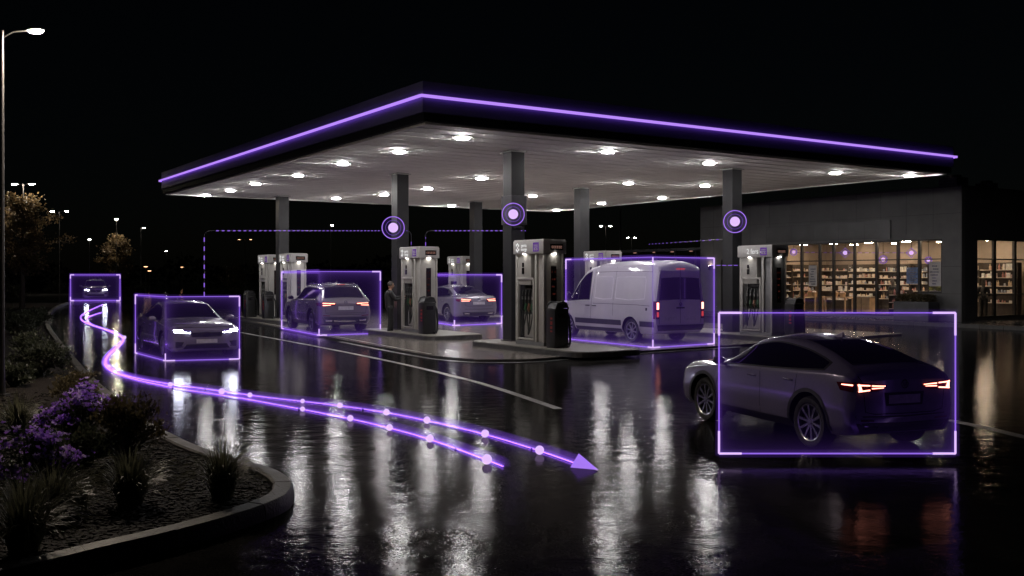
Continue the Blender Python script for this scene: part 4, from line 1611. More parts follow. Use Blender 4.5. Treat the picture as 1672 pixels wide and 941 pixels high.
    if 'badge' in spec:
        ax, bz, br = spec['badge']
        d = 1 if ax == 'F' else -1
        hit, nrm, _, _ = bvh.ray_cast(Vector((6 * d, 0, bz)), Vector((-d, 0, 0)))
        m = MB()
        m.tube([(hit.x + d * 0.014, br * math.cos(2 * math.pi * k / 24), bz + br * math.sin(2 * math.pi * k / 24)) for k in range(24)], 0.009, 6, closed=True)
        m.tube([(hit.x + d * 0.014, -br * .62, bz + br * .55), (hit.x + d * 0.014, -br * .2, bz - br * .7), (hit.x + d * 0.014, 0, bz + br * .1), (hit.x + d * 0.014, br * .2, bz - br * .7), (hit.x + d * 0.014, br * .62, bz + br * .55)], 0.007, 6)
        m.build('badge', M['chrome'], root, smooth=60)
    if 'fin' in spec:
        fx, fz = spec['fin']
        m = MB()
        m.add([(fx + 0.11, 0.03, fz), (fx + 0.11, -0.03, fz), (fx - 0.09, -0.03, fz), (fx - 0.09, 0.03, fz), (fx - 0.075, 0.004, fz + 0.085), (fx - 0.075, -0.004, fz + 0.085)], [(0, 1, 2, 3), (0, 4, 5, 1), (1, 5, 2), (2, 5, 4, 3), (3, 4, 0)])
        m.build('roof_aerial', paint, root)
    return root


def mir(l):
    return [(-a, b) for a, b in l]


coupe = dict(
    st=[(2.34, .42, .55, .58, .66, .70, .62, .77, .54, .79), (2.25, .27, .76, .56, .86, .80, .82, .90, .70, .93), (2.02, .24, .87, .58, .945, .87, .905, .97, .75, 1.01), (1.42, .24, .88, .60, .955, .95, .92, 1.035, .75, 1.07),
        (1.0, .24, .88, .60, .955, .995, .925, 1.07, .75, 1.105), (.78, .24, .88, .60, .955, 1.005, .925, 1.15, .72, 1.19), (.1, .24, .88, .61, .955, 1.03, .925, 1.47, .635, 1.535), (-.4, .24, .88, .62, .955, 1.045, .925, 1.53, .62, 1.60),
        (-1.0, .24, .88, .63, .955, 1.07, .925, 1.475, .605, 1.55), (-1.5, .25, .88, .64, .955, 1.10, .92, 1.37, .625, 1.445), (-1.9, .26, .87, .65, .95, 1.12, .905, 1.25, .68, 1.30), (-2.13, .28, .85, .66, .93, 1.11, .87, 1.175, .74, 1.205),
        (-2.24, .31, .81, .66, .885, 1.05, .84, 1.12, .745, 1.14), (-2.31, .42, .70, .66, .83, .97, .79, 1.03, .71, 1.05)],
    axles=(1.42, -1.42), R=.375, tw=.25, track=.80, lip=.11, clad=True, sill=.37, glass=(-1.72, .92), pillars=(-.22, -1.12), roofgap=.055, spokes=10, brightline=False,
    gaps=[[(.98, .42), (1.0, .7), (.93, .985)], [(-.24, .38), (-.25, .75), (-.22, 1.05)], [(-1.02, .62), (-1.12, .78), (-1.16, 1.08)]], handles=[(-.02, .93), (-.95, .95)], crease=[(.46, -.95, .9, -.02)], mirror=(.80, 1.08),
    wind=[(1.15, 1.50, .68, .56, -1, 1)], rear=[(1.265, 1.525, .60, .50, -1, 1)], badge=('B', .985, .055), fin=(-.95, 1.555),
    decals=[('bumper_lower', 'cladding', 'B', [(-.80, .47), (0, .455), (.80, .47)], [(-.72, .33), (0, .33), (.72, .33)], .008),
            ('tail_light', 'tail_red', 'B', [(.30, 0.980), (.80, 1.020)], [(.30, 0.940), (.46, 0.900), (.79, 0.885)], .006),
            ('tail_light_side', 'tail_red', 'L', [(-2.28, 1.030), (-2.02, 1.020)], [(-2.28, 0.895), (-2.10, 0.915)], .006),
            ('light_bar', 'tail_glow', 'B', [(.33, 0.972), (.56, 0.985)], [(.33, 0.961), (.56, 0.969)], .016),
            ('light_bar', 'tail_glow', 'B', [(.36, 0.948), (.56, 0.948)], [(.36, 0.938), (.56, 0.932)], .016),
            ('light_bar', 'tail_glow', 'B', [(.59, 0.989), (.775, 1.002)], [(.59, 0.973), (.775, 0.983)], .016),
            ('light_bar', 'tail_glow', 'B', [(.59, 0.927), (.785, 0.917)], [(.59, 0.910), (.785, 0.897)], .016),
            ('light_bar', 'tail_glow', 'B', [(.745, 0.985), (.785, 1.000)], [(.72, 0.917), (.78, 0.917)], .016),
            ('light_bar', 'tail_glow', 'L', [(-2.27, 1.000), (-2.12, 1.000)], [(-2.27, 0.980), (-2.12, 0.987)], .014),
            ('number_plate', 'plate', 'B', [(-.27, 0.840), (.27, 0.840)], [(-.27, 0.720), (.27, 0.720)], .012),
            ('plate_recess', 'cladding', 'B', [(-.34, 0.875), (.34, 0.875)], [(-.31, 0.690), (.31, 0.690)], .005),
            ('reflector', 'tail_red', 'B', [(.52, .505), (.74, .52)], [(.52, .485), (.74, .495)], .010),
            ('exhaust_trim', 'chrome', 'B', [(.44, .415), (.68, .43)], [(.46, .375), (.66, .375)], .012),
            ('exhaust_opening', 'seam', 'B', [(.46, .405), (.66, .418)], [(.475, .384), (.645, .384)], .018),
            ('headlight', 'head_case', 'F', [(.42, .79), (.76, .83)], [(.45, .71), (.74, .74)], .006), ('grille', 'cladding', 'F', [(-.42, .72), (.42, .72)], [(-.38, .5), (.38, .5)], .006)],
    lines=[('tailgate_gap', 'seam', 'B', [(.74, 1.11), (.70, .98), (.66, .62), (.5, .585), (0, .58), (-.5, .585), (-.66, .62), (-.70, .98), (-.74, 1.11)], .012), ('bumper_crease', 'cladding', 'B', [(-.82, .56), (0, .54), (.82, .56)], .02), ('wiper', 'cladding', 'B', [(0.02, 1.28), (-.28, 1.30)], .018)])

sedan = dict(
    st=[(2.38, .36, .54, .5, .66, .64, .62, .72, .55, .745), (2.30, .22, .74, .48, .83, .71, .80, .80, .70, .835), (2.08, .19, .84, .5, .905, .78, .88, .87, .74, .91), (1.42, .19, .86, .52, .92, .86, .89, .935, .72, .97),
        (.98, .19, .86, .52, .92, .90, .895, .965, .72, .995), (.74, .19, .86, .52, .92, .915, .90, 1.05, .69, 1.085), (.08, .19, .86, .53, .92, .93, .90, 1.345, .60, 1.40), (-.42, .19, .86, .53, .92, .94, .90, 1.40, .585, 1.455),
        (-1.0, .19, .86, .54, .92, .955, .90, 1.35, .58, 1.41), (-1.5, .20, .86, .55, .92, .97, .89, 1.185, .62, 1.235), (-1.85, .21, .85, .56, .915, .975, .88, 1.05, .70, 1.08), (-2.2, .23, .82, .57, .89, .955, .85, 1.025, .74, 1.05),
        (-2.33, .26, .76, .57, .84, .88, .79, .98, .70, 1.0), (-2.39, .38, .62, .58, .74, .82, .70, .90, .62, .92)],
    axles=(1.40, -1.40), R=.335, tw=.22, track=.79, lip=.085, clad=False, sill=.25, glass=(-1.62, .86), pillars=(-.28, -1.15), roofgap=.055, spokes=10, brightline=True,
    gaps=[[(.98, .36), (1.0, .6), (.93, .89)], [(-.30, .32), (-.31, .65), (-.28, .95)], [(-1.05, .58), (-1.14, .72), (-1.18, .97)]], handles=[(-.08, .82), (-.98, .835)], crease=[(.40, -.95, .9, -.02)], mirror=(.76, .98),
    wind=[(1.03, 1.365, .66, .53, -1, 1)], rear=[(1.10, 1.365, .60, .51, -1, 1)], fin=(-.95, 1.415),
    decals=[('headlight', 'head_case', 'F', [(.36, 0.735), (.60, 0.770), (.79, 0.770)], [(.42, 0.665), (.60, 0.675), (.78, 0.685)], .006),
            ('head_lamp', 'head_glow', 'F', [(.59, 0.757), (.79, 0.766)], [(.58, 0.702), (.78, 0.704)], .012),
            ('running_light', 'head_glow', 'F', [(.40, 0.693), (.62, 0.707)], [(.42, 0.677), (.62, 0.687)], .012),
            ('running_light', 'neon_soft', 'F', [(.38, 0.732), (.60, 0.760)], [(.39, 0.725), (.60, 0.751)], .012),
            ('grille', 'cladding', 'F', [(-.42, 0.690), (0, 0.700), (.42, 0.690)], [(-.36, 0.580), (0, 0.575), (.36, 0.580)], .006),
            ('lower_intake', 'cladding', 'F', [(-.50, .40), (.50, .40)], [(-.58, .285), (.58, .285)], .006),
            ('fog_recess', 'cladding', 'F', [(.56, .46), (.76, .47)], [(.62, .36), (.76, .33)], .006),
            ('number_plate', 'plate', 'F', [(-.26, .52), (.26, .52)], [(-.26, .42), (.26, .42)], .014),
            ('tail_light', 'tail_red', 'B', [(.32, .90), (.77, .93)], [(.36, .80), (.75, .80)], .006),
            ('light_bar', 'tail_glow', 'B', [(.36, .885), (.75, .905)], [(.36, .868), (.75, .885)], .016),
            ('light_bar', 'tail_glow', 'B', [(.42, .842), (.75, .842)], [(.42, .822), (.75, .82)], .016),
            ('tail_light_side', 'tail_red', 'L', [(-2.33, .92), (-2.08, .91)], [(-2.33, .80), (-2.14, .83)], .006),
            ('number_plate', 'plate', 'B', [(-.26, .80), (.26, .80)], [(-.26, .69), (.26, .69)], .014),
            ('bumper_lower', 'cladding', 'B', [(-.72, .40), (0, .40), (.72, .40)], [(-.66, .28), (0, .28), (.66, .28)], .008),
            ('exhaust_trim', 'chrome', 'B', [(.40, .36), (.64, .375)], [(.42, .315), (.62, .315)], .012)],
    lines=[('boot_gap', 'seam', 'B', [(.64, .96), (.60, .66), (.5, .63), (0, .625), (-.5, .63), (-.60, .66), (-.64, .96)], .012), ('bonnet_gap', 'seam', 'F', [(-.72, .83), (0, .81), (.72, .83)], .010), ('grille_bar', 'chrome', 'F', [(-.40, .66), (0, .665), (.40, .66)], .010), ('grille_bar', 'chrome', 'F', [(-.38, .62), (0, .623), (.38, .62)], .010), ('bumper_crease', 'chrome', 'F', [(.58, .345), (.74, .325)], .012), ('bumper_crease', 'cladding', 'B', [(-.8, .52), (0, .505), (.8, .52)], .018)])

suv = dict(
    st=[(2.36, .42, .58, .6, .70, .76, .66, .84, .58, .87), (2.27, .28, .78, .58, .88, .86, .84, .96, .72, .99), (2.04, .25, .88, .6, .955, .92, .91, 1.02, .77, 1.06), (1.42, .24, .89, .62, .965, 1.0, .93, 1.09, .77, 1.12),
        (1.02, .24, .89, .62, .965, 1.04, .935, 1.12, .77, 1.15), (.80, .24, .89, .62, .965, 1.05, .935, 1.20, .74, 1.24), (.15, .24, .89, .63, .965, 1.07, .935, 1.55, .67, 1.61), (-.4, .24, .89, .63, .965, 1.08, .935, 1.60, .66, 1.68),
        (-1.2, .24, .89, .64, .965, 1.10, .93, 1.585, .65, 1.67), (-1.8, .25, .88, .65, .955, 1.12, .92, 1.515, .655, 1.60), (-2.06, .27, .87, .66, .945, 1.12, .90, 1.31, .70, 1.37), (-2.22, .30, .83, .66, .91, 1.07, .86, 1.15, .75, 1.18),
        (-2.31, .33, .79, .66, .87, .99, .82, 1.07, .73, 1.09), (-2.37, .44, .68, .66, .81, .92, .77, .98, .70, 1.0)],
    axles=(1.44, -1.44), R=.385, tw=.25, track=.81, lip=.10, clad=True, sill=.38, glass=(-1.95, .94), pillars=(-.22, -1.15), roofgap=.06, spokes=5, brightline=True,
    gaps=[[(1.0, .42), (1.02, .7), (.95, 1.03)], [(-.24, .38), (-.25, .75), (-.22, 1.09)], [(-1.04, .64), (-1.14, .8), (-1.18, 1.11)]], handles=[(-.02, .96), (-.96, .98)], crease=[(.48, -.95, .9, -.02)], mirror=(.82, 1.13),
    wind=[(1.20, 1.57, .71, .60, -1, 1)], rear=[(1.20, 1.54, .68, .57, -1, 1)], badge=('B', 1.03, .055), fin=(-1.3, 1.67),
    decals=[('tail_light', 'tail_red', 'B', [(.34, 1.01), (.80, 1.04)], [(.36, .93), (.78, .90)], .006),
            ('light_bar', 'tail_glow', 'B', [(.38, .995), (.78, 1.015)], [(.38, .978), (.78, .995)], .016),
            ('light_bar', 'tail_glow', 'B', [(.52, .952), (.78, .945)], [(.52, .935), (.78, .922)], .016),
            ('tail_light_side', 'tail_red', 'L', [(-2.32, 1.03), (-2.04, 1.02)], [(-2.32, .90), (-2.12, .93)], .006),
            ('number_plate', 'plate', 'B', [(-.26, .90), (.26, .90)], [(-.26, .78), (.26, .78)], .014),
            ('bumper_lower', 'cladding', 'B', [(-.80, .55), (0, .55), (.80, .55)], [(-.72, .34), (0, .34), (.72, .34)], .008),
            ('skid_plate', 'chrome', 'B', [(-.42, .44), (.42, .44)], [(-.38, .385), (.38, .385)], .014),
            ('exhaust_trim', 'chrome', 'B', [(.46, .455), (.70, .47)], [(.48, .40), (.68, .40)], .014),
            ('reflector', 'tail_red', 'B', [(.54, .60), (.78, .615)], [(.54, .575), (.78, .59)], .010),
            ('spoiler', 'cladding', 'B', [(-.55, 1.60), (0, 1.615), (.55, 1.60)], [(-.55, 1.565), (0, 1.575), (.55, 1.565)], .03),
            ('brake_light', 'brake_dim', 'B', [(-.13, 1.598), (.13, 1.598)], [(-.13, 1.585), (.13, 1.585)], .04),
            ('headlight', 'head_case', 'F', [(.40, .87), (.62, .905), (.82, .905)], [(.44, .79), (.62, .79), (.80, .80)], .006),
            ('head_lamp', 'head_glow', 'F', [(.50, .872), (.80, .89)], [(.50, .81), (.79, .825)], .012),
            ('grille', 'cladding', 'F', [(-.40, .86), (0, .87), (.40, .86)], [(-.32, .68), (0, .66), (.32, .68)], .006),
            ('lower_intake', 'cladding', 'F', [(-.58, .52), (.58, .52)], [(-.62, .36), (.62, .36)], .006),
            ('fog_recess', 'cladding', 'F', [(.60, .60), (.78, .60)], [(.62, .50), (.78, .50)], .006),
            ('number_plate', 'plate', 'F', [(-.26, .65), (.26, .65)], [(-.26, .55), (.26, .55)], .016)],
    lines=[('tailgate_gap', 'seam', 'B', [(.76, 1.12), (.72, .9), (.68, .66), (.5, .63), (0, .625), (-.5, .63), (-.68, .66), (-.72, .9), (-.76, 1.12)], .012), ('bonnet_gap', 'seam', 'F', [(-.74, .955), (0, .935), (.74, .955)], .010), ('bumper_crease', 'cladding', 'B', [(-.84, .69), (0, .675), (.84, .69)], .016)],
    tubes=[('roof_rail', 'chrome', [(.0, .66, 1.56), (-.12, .655, 1.625), (-.6, .64, 1.655), (-1.3, .63, 1.645), (-1.62, .635, 1.60), (-1.70, .64, 1.55)], .016)])

van = dict(
    st=[(2.66, .44, .62, .62, .74, .84, .70, .95, .60, .97), (2.54, .30, .80, .62, .89, .99, .85, 1.10, .73, 1.13), (2.2, .27, .90, .64, .965, 1.10, .915, 1.22, .78, 1.26), (1.88, .27, .91, .65, .975, 1.15, .93, 1.33, .80, 1.38),
        (1.30, .27, .91, .66, .98, 1.19, .94, 1.92, .79, 1.99), (.85, .27, .91, .68, .98, 1.21, .945, 2.20, .79, 2.31), (.25, .27, .91, .70, .98, 1.22, .95, 2.31, .80, 2.46), (-1.0, .27, .91, .70, .98, 1.22, .95, 2.32, .80, 2.48),
        (-2.35, .28, .91, .70, .98, 1.22, .95, 2.32, .80, 2.47), (-2.58, .34, .90, .70, .965, 1.22, .935, 2.27, .79, 2.40), (-2.65, .46, .87, .70, .93, 1.22, .91, 2.17, .76, 2.28)],
    axles=(1.84, -1.50), R=.36, tw=.22, track=.83, lip=.10, clad=False, sill=.40, glass=(.62, 1.86), pillars=(1.28,), roofgap=.10, spokes=8, brightline=False,
    gaps=[[(.55, .40), (.53, 1.0), (.50, 1.6), (.44, 2.2)], [(1.78, .9), (1.86, 1.1), (1.80, 1.25)], [(-.62, .40), (-.62, 1.3), (-.66, 2.28)], [(.44, 2.12), (-.6, 2.14), (-1.8, 2.14), (-2.4, 2.12)], [(.44, 1.14), (-.6, 1.14), (-1.8, 1.14), (-2.4, 1.12)]],
    handles=[(.72, 1.06), (.36, 1.06)], hmat=M['black'], mirror=(1.72, 1.32), msize=(.9, 2.2), mmat=M['black'],
    wind=[(1.40, 1.96, .76, .66, -1, 1)], gc=0.03, rear=[(1.32, 1.95, .79, .72, -.985, -.03), (1.32, 1.95, .79, .72, .03, .985)], badge=('B', 1.17, .05),
    decals=[('rub_strip', 'cladding', 'L', [(-1.06, .66), (.2, .66), (1.38, .66)], [(-1.06, .50), (.2, .50), (1.38, .50)], .012),
            ('rub_strip', 'cladding', 'L', [(-2.60, .66), (-1.96, .66)], [(-2.60, .50), (-1.96, .50)], .012),
            ('tail_light', 'tail_red', 'B', [(.80, 1.26), (.925, 1.26)], [(.80, .74), (.925, .74)], .010),
            ('tail_light_side', 'tail_red', 'L', [(-2.66, 1.26), (-2.56, 1.26)], [(-2.66, .74), (-2.56, .74)], .010),
            ('light_bar', 'tail_glow', 'B', [(.82, 1.22), (.90, 1.22)], [(.82, 1.02), (.90, 1.02)], .018),
            ('light_bar', 'brake_dim', 'B', [(.82, .95), (.90, .95)], [(.82, .80), (.90, .80)], .018),
            ('brake_light', 'brake_dim', 'B', [(-.17, 2.225), (.17, 2.225)], [(-.17, 2.195), (.17, 2.195)], .02),
            ('number_plate', 'plate', 'B', [(-.60, .80), (-.14, .80)], [(-.60, .69), (-.14, .69)], .010),
            ('bumper', 'cladding', 'B', [(-.90, .56), (0, .56), (.90, .56)], [(-.84, .40), (0, .40), (.84, .40)], .03),
            ('handle_plate', 'black', 'B', [(-.16, 1.08), (.16, 1.08)], [(-.16, 1.04), (.16, 1.04)], .015),
            ('headlight', 'head_case', 'F', [(.52, 1.0), (.80, 1.04)], [(.52, .86), (.78, .86)], .006), ('grille', 'cladding', 'F', [(-.48, .95), (.48, .95)], [(-.46, .7), (.46, .7)], .006),
            ('fuel_flap', 'seam', 'L', [(-2.30, 1.06), (-2.22, 1.06)], [(-2.30, .98), (-2.22, .98)], .006)],
    lines=[('rear_door_gap', 'seam', 'B', [(0, 2.25), (0, 1.4), (0, .60)], .012), ('door_edge', 'seam', 'B', [(.76, 2.16), (.80, 1.4), (.80, .60)], .014), ('panel_frame', 'paint_line', 'L', [(-.72, 1.32), (-.72, 1.95), (-1.3, 1.98), (-2.1, 1.97), (-2.14, 1.85), (-2.14, 1.32), (-1.4, 1.28), (-.72, 1.32)], .03), ('panel_frame', 'paint_line', 'L', [(.36, 1.32), (.36, 1.97), (0, 1.98), (-.48, 1.98), (-.54, 1.9), (-.54, 1.30), (-.1, 1.28), (.36, 1.32)], .03)])
M['paint_line'] = mat('pressed_edge', (0.74, 0.72, 0.76), 0.25, var=0.03, coat=0.5)

PI = math.pi


def away(deg):
    return R(90 + deg)


def toward(deg):
    return R(deg - 90)


C1 = G(1322, 732) - 0.85 * (Vector((-math.sin(R(20)), math.cos(R(20)), 0)) * -1.42 + Vector((-math.cos(R(20)), -math.sin(R(20)), 0)) * 0.90)
car1 = make_car('coupe_suv', 'dark violet grey sloping-roof crossover nearest the camera with glowing tail lights', 'car', coupe, (C1.x, C1.y, 0), away(20), 0.85, M['paint_blue'])
car2 = make_car('saloon_car', 'dark grey saloon driving towards the camera with bright headlights', 'car', dict(sedan, badge=('F', .64, .055)), (-8.95, 26.85, 0), toward(31), 1.0, M['paint_grey'])
car3 = make_car('family_suv', 'grey brown SUV with roof rails seen from behind beside the far left pumps', 'car', suv, (-7.15, 37.6, PZ), away(27), 1.08, M['paint_brown'])
car4 = make_car('saloon_car', 'grey saloon seen from behind on the far side of the pumps', 'car', dict(sedan, badge=('B', .90, .05)), (-2.9, 46.3, PZ), away(31), 1.15, M['paint_silver'])
van1 = make_car('delivery_van', 'white high-roof panel van parked beside the pumps', 'van', van, (3.72, 32.2, PZ), away(31), 1.03, M['paint_white'])
car5 = make_car('crossover_car', 'pale car far away at the left with both headlights lit', 'car', dict(suv, badge=('F', .79, .06)), (-37.0, 87.0, 0), toward(24), 1.12, M['paint_far'])
for c, s in ((car2, None), (car4, None)):
    pass
# ------------------------------------------------------------------ planting
def leaf(m, c, d, s, rr, mi=0, asp=0.5, fold=0.25):
    d = d.normalized()
    n = d.cross(Vector((rr.uniform(-1, 1), rr.uniform(-1, 1), rr.uniform(-1, 1))))
    if n.length < 1e-4:
        n = Vector((1, 0, 0))
    n.normalize()
    up = d.cross(n)
    m.add([c, c + d * s * 0.5 + n * s * asp * 0.5 + up * s * fold * .4, c + d * s, c + d * s * 0.5 - n * s * asp * 0.5 + up * s * fold * .4], [(0, 1, 2, 3)], mi)


def bush(name, label, cat, base, wd, ht, n, ls, mk, seed, group=None, flowers=0, clumps=26):
    rr = random.Random(seed)
    r = thing(name, label, cat, base, 0, group)
    m = MB()
    tips = []
    for k in range(clumps):
        a = 2 * math.pi * k / clumps * 2.4 + rr.uniform(-.3, .3)
        t = rr.random() ** 0.7
        el = 1.45 - 1.25 * t
        L = rr.uniform(0.75, 1.08)
        tip = Vector((math.cos(a) * math.cos(el) * wd / 2 * L, math.sin(a) * math.cos(el) * wd / 2 * L, math.sin(el) * ht * L * 0.92 + 0.08 * ht))
        midp = tip * 0.5 + Vector((0, 0, ht * 0.10))
        m.tube([(0.04 * math.cos(a), 0.04 * math.sin(a), 0), midp, tip * 0.96], [0.012 * wd, 0.008 * wd, 0.003 * wd], 5)
        tips.append((tip, midp))
    m.build('stem', M['bark'], r)
    m = MB()
    for k in range(n):
        tip, midp = tips[rr.randrange(len(tips))]
        t = rr.random() ** 0.6
        base_ = midp.lerp(tip, t) if rr.random() < 0.8 else midp * rr.random()
        c = base_ + Vector((rr.gauss(0, 1), rr.gauss(0, 1), rr.gauss(0, 0.8))) * wd * 0.055
        c.z = max(c.z, 0.01)
        d = Vector((rr.gauss(0, .7), rr.gauss(0, .7), rr.gauss(0.4, .6))) + tip.normalized() * 0.6
        leaf(m, c, d, ls * rr.uniform(.6, 1.3), rr)
    m.build('foliage', M[mk], r)
    if flowers:
        m = MB()
        for k in range(flowers):
            tip, midp = tips[rr.randrange(len(tips))]
            c = midp.lerp(tip, 0.85 + 0.25 * rr.random()) + Vector((rr.gauss(0, 1), rr.gauss(0, 1), abs(rr.gauss(0, .9)))) * wd * 0.06
            if c.z < ht * 0.3:
                continue
            mi = 1 if rr.random() < 0.3 else 0
            ax = (tip.normalized() + Vector((rr.gauss(0, .4), rr.gauss(0, .4), .5))).normalized()
            for q in range(5):
                pa = ax.orthogonal().normalized()
                pb = ax.cross(pa)
                d = pa * math.cos(q * 1.257) + pb * math.sin(q * 1.257) + ax * 0.5
                leaf(m, c, d, ls * rr.uniform(.55, .85), rr, mi, 0.7)
        m.build('blossom', [M['flower'], M['flower_pale']], r)
    return r


def tuft(label, base, wd, ht, n, seed, group='grass tufts in the bed'):
    rr = random.Random(seed)
    r = MB()
    for k in range(n):
        a = rr.uniform(0, 2 * math.pi)
        lean = 0.12 + 0.88 * rr.random() ** 0.75
        L = ht * rr.uniform(0.75, 1.25)
        rad = wd / 2 * lean * rr.uniform(.8, 1.25)
        b = Vector((math.cos(a), math.sin(a), 0)) * rr.random() * wd * 0.10
        a += rr.uniform(-.25, .25)
        tip = Vector((math.cos(a) * rad, math.sin(a) * rad, max(0.04, L * (1.0 - 0.85 * lean ** 2.2))))
        ctl = Vector((math.cos(a) * rad * 0.45, math.sin(a) * rad * 0.45, L * (0.80 - 0.05 * lean)))
        sd = Vector((-math.sin(a), math.cos(a), 0)) * rr.uniform(.004, .008)
        vs = []
        for q in range(7):
            t = q / 6
            p = b * (1 - t) ** 2 + ctl * 2 * t * (1 - t) + tip * t * t
            w_ = sd * (1 - t ** 1.5) * 1.2
            vs += [p - w_, p + w_ + Vector((0, 0, .002))]
        r.add(vs, [(2 * q, 2 * q + 1, 2 * q + 3, 2 * q + 2) for q in range(6)])
    o = r.build('grass_tuft', M['blade'])
    o.location = base
    return tag(o, label, 'grass tuft', group)


BZ = 0.10
FG = 'violet flowering shrubs in the bed'
bush('flowering_shrub', 'rounded shrub covered in violet flowers beside the kerb', 'shrub', G(126, 716, BZ), 1.00, 0.62, 2600, 0.055, 'leaf_dark', 11, FG, 520)
bush('flowering_shrub', 'lower violet flowering shrub nearest the camera at the left edge', 'shrub', G(52, 800, BZ), 0.92, 0.55, 2200, 0.05, 'leaf_dark', 12, FG, 380)
bush('shrub', 'dark olive leafed shrub right against the kerb between violet flowers and grass', 'shrub', G(200, 757, BZ), 0.86, 0.78, 4200, 0.05, 'leaf_olive', 13, 'leafy shrubs in the bed')
bush('shrub', 'wide dark shrub in the middle of the bed behind the violet flowers', 'shrub', G(58, 616, BZ), 1.35, 0.92, 3200, 0.08, 'leaf_dark', 14, 'leafy shrubs in the bed')
bush('shrub', 'dark shrub farther back in the bed near the bend of the kerb', 'shrub', G(28, 545, BZ), 1.6, 0.8, 2200, 0.11, 'leaf_dark', 15, 'leafy shrubs in the bed')
bush('shrub', 'small dark shrub beside the lamp post pole', 'shrub', G(22, 632, BZ), 0.7, 0.5, 1300, 0.07, 'leaf_dark', 16, 'leafy shrubs in the bed')
bush('shrub', 'low dark shrub under the large tree at the left', 'shrub', G(60, 528, BZ), 1.2, 0.6, 1600, 0.12, 'leaf_dark', 17, 'leafy shrubs in the bed')
bush('shrub', 'dense dark shrub filling the bed between the two violet flowering shrubs', 'shrub', G(128, 775, BZ), 0.72, 0.5, 2200, 0.05, 'leaf_dark', 18, 'leafy shrubs in the bed')
bush('shrub', 'low olive shrub hugging the kerb behind the rounded violet shrub', 'shrub', G(120, 655, BZ), 0.8, 0.5, 1800, 0.055, 'leaf_olive', 19, 'leafy shrubs in the bed')
for i, (px, py, w_, h, n, lab) in enumerate([(362, 816, .92, .50, 420, 'dark grass tuft close inside the rounded kerb end'), (212, 826, 1.05, .48, 420, 'spreading grass tuft below the olive shrub'), (84, 846, 1.0, .44, 360, 'loose grass tuft in front of the nearer violet flowers'), (40, 905, 1.05, .54, 380, 'tall grass tuft nearest the camera at the lower left'), (28, 703, .95, .46, 300, 'dense grass tuft at the left edge beside the violet flowers'), (130, 838, .5, .3, 160, 'thin grass tuft between two larger tufts')]):
    tuft(lab, G(px, py, BZ), w_, h, n, 40 + i)


def tree(label, base, ht, cw, cb, n, ls, mk, seed, shape=1.0):
    """Trunk, limbs and a crown of leaf sprays. cb: height of the crown's base."""
    rr = random.Random(seed)
    r = thing('tree', label, 'tree', base, 0, 'trees along the far road')
    m = MB()
    m.tube([(0, 0, 0), (0.03, 0.02, cb * 0.6), (0.0, 0.05, cb * 1.2), (0.04, 0, ht * 0.85)], [ht * .022, ht * .017, ht * .013, ht * .004], 8)
    tips = []
    nl = 34
    for k in range(nl):
        t = (k + 0.5) / nl
        z0 = cb * 0.8 + (ht * 0.8 - cb * 0.8) * t
        a = k * 2.399 + rr.uniform(-.4, .4)
        rad = cw / 2 * (1 - t ** 1.6 * 0.75 * shape) * (0.55 + 0.45 * min(1, t * 5)) * rr.uniform(.35, 1.25)
        tip = Vector((math.cos(a) * rad, math.sin(a) * rad, z0 + rad * rr.uniform(.25, .75)))
        s0 = Vector((0, 0, z0))
        midp = s0.lerp(tip, .55) + Vector((0, 0, rad * .08))
        m.tube([s0, midp, tip], [ht * .006, ht * .004, ht * .0015], 5)
        tips += [(tip, rad), (midp, rad * .7)]
    m.build('trunk', M['bark'], r)
    m = MB()
    for k in range(n):
        tip, rad = tips[rr.randrange(len(tips))]
        c = tip + Vector((rr.gauss(0, 1), rr.gauss(0, 1), rr.gauss(0, .75))) * cw * 0.048
        leaf(m, c, Vector((rr.gauss(0, 1), rr.gauss(0, 1), rr.gauss(-.2, .8))), ls * rr.uniform(.6, 1.3), rr, 0, 0.7)
    m.build('crown', M[mk], r)
    return r


tree('large autumn tree with lamplit leaves at the left edge', D(36, 62), ZY(288, 62), 5.2, 2.4, 6500, 0.17, 'leaf_autumn', 61)
tree('cone shaped autumn tree with a street lamp at its top', D(191, 103), ZY(362, 103), 4.8, 2.2, 4200, 0.22, 'leaf_autumn', 62, 1.32)
tree('small bare looking tree beside the far road, left of the pumps', D(382, 92), ZY(428, 92), 2.4, 0.8, 1500, 0.14, 'leaf_olive', 63, 0.6)
rb = random.Random(9)
for i, (px, d, w_, h, lab) in enumerate([(355, 88, 2.0, 0.9, 'low round bush left of the small tree by the far road'), (402, 95, 2.2, 1.0, 'low round bush right of the small tree by the far road'), (225, 128, 3.5, 1.3, 'long low bush on the far bed behind the oncoming car'), (95, 118, 3.2, 1.4, 'dark bush at the foot of the two-armed street lamp'), (20, 92, 3.0, 1.4, 'dark bush under the lamps at the far left edge')]):
    bush('bush', lab, 'bush', D(px, d, 0.1), w_, h, 900, 0.2, 'leaf_dark', 70 + i, 'low bushes by the far road', 0, 18)
# far hedge line, hardly seen against the sky
m = MB()
rr = random.Random(31)
for k in range(7000):
    x = rr.uniform(-190, 170)
    hgt = 5.0 + 2.2 * math.sin(x * .11) + 1.6 * math.sin(x * .31 + 1)
    c = Vector((x, 300 + rr.uniform(-4, 4), rr.random() * hgt))
    leaf(m, c, Vector((rr.gauss(0, 1), rr.gauss(0, 1), rr.gauss(0, 1))), rr.uniform(.8, 1.8), rr, 0, 0.8)
struct(m.build('far_treeline', M['leaf_dark']), 'stuff')


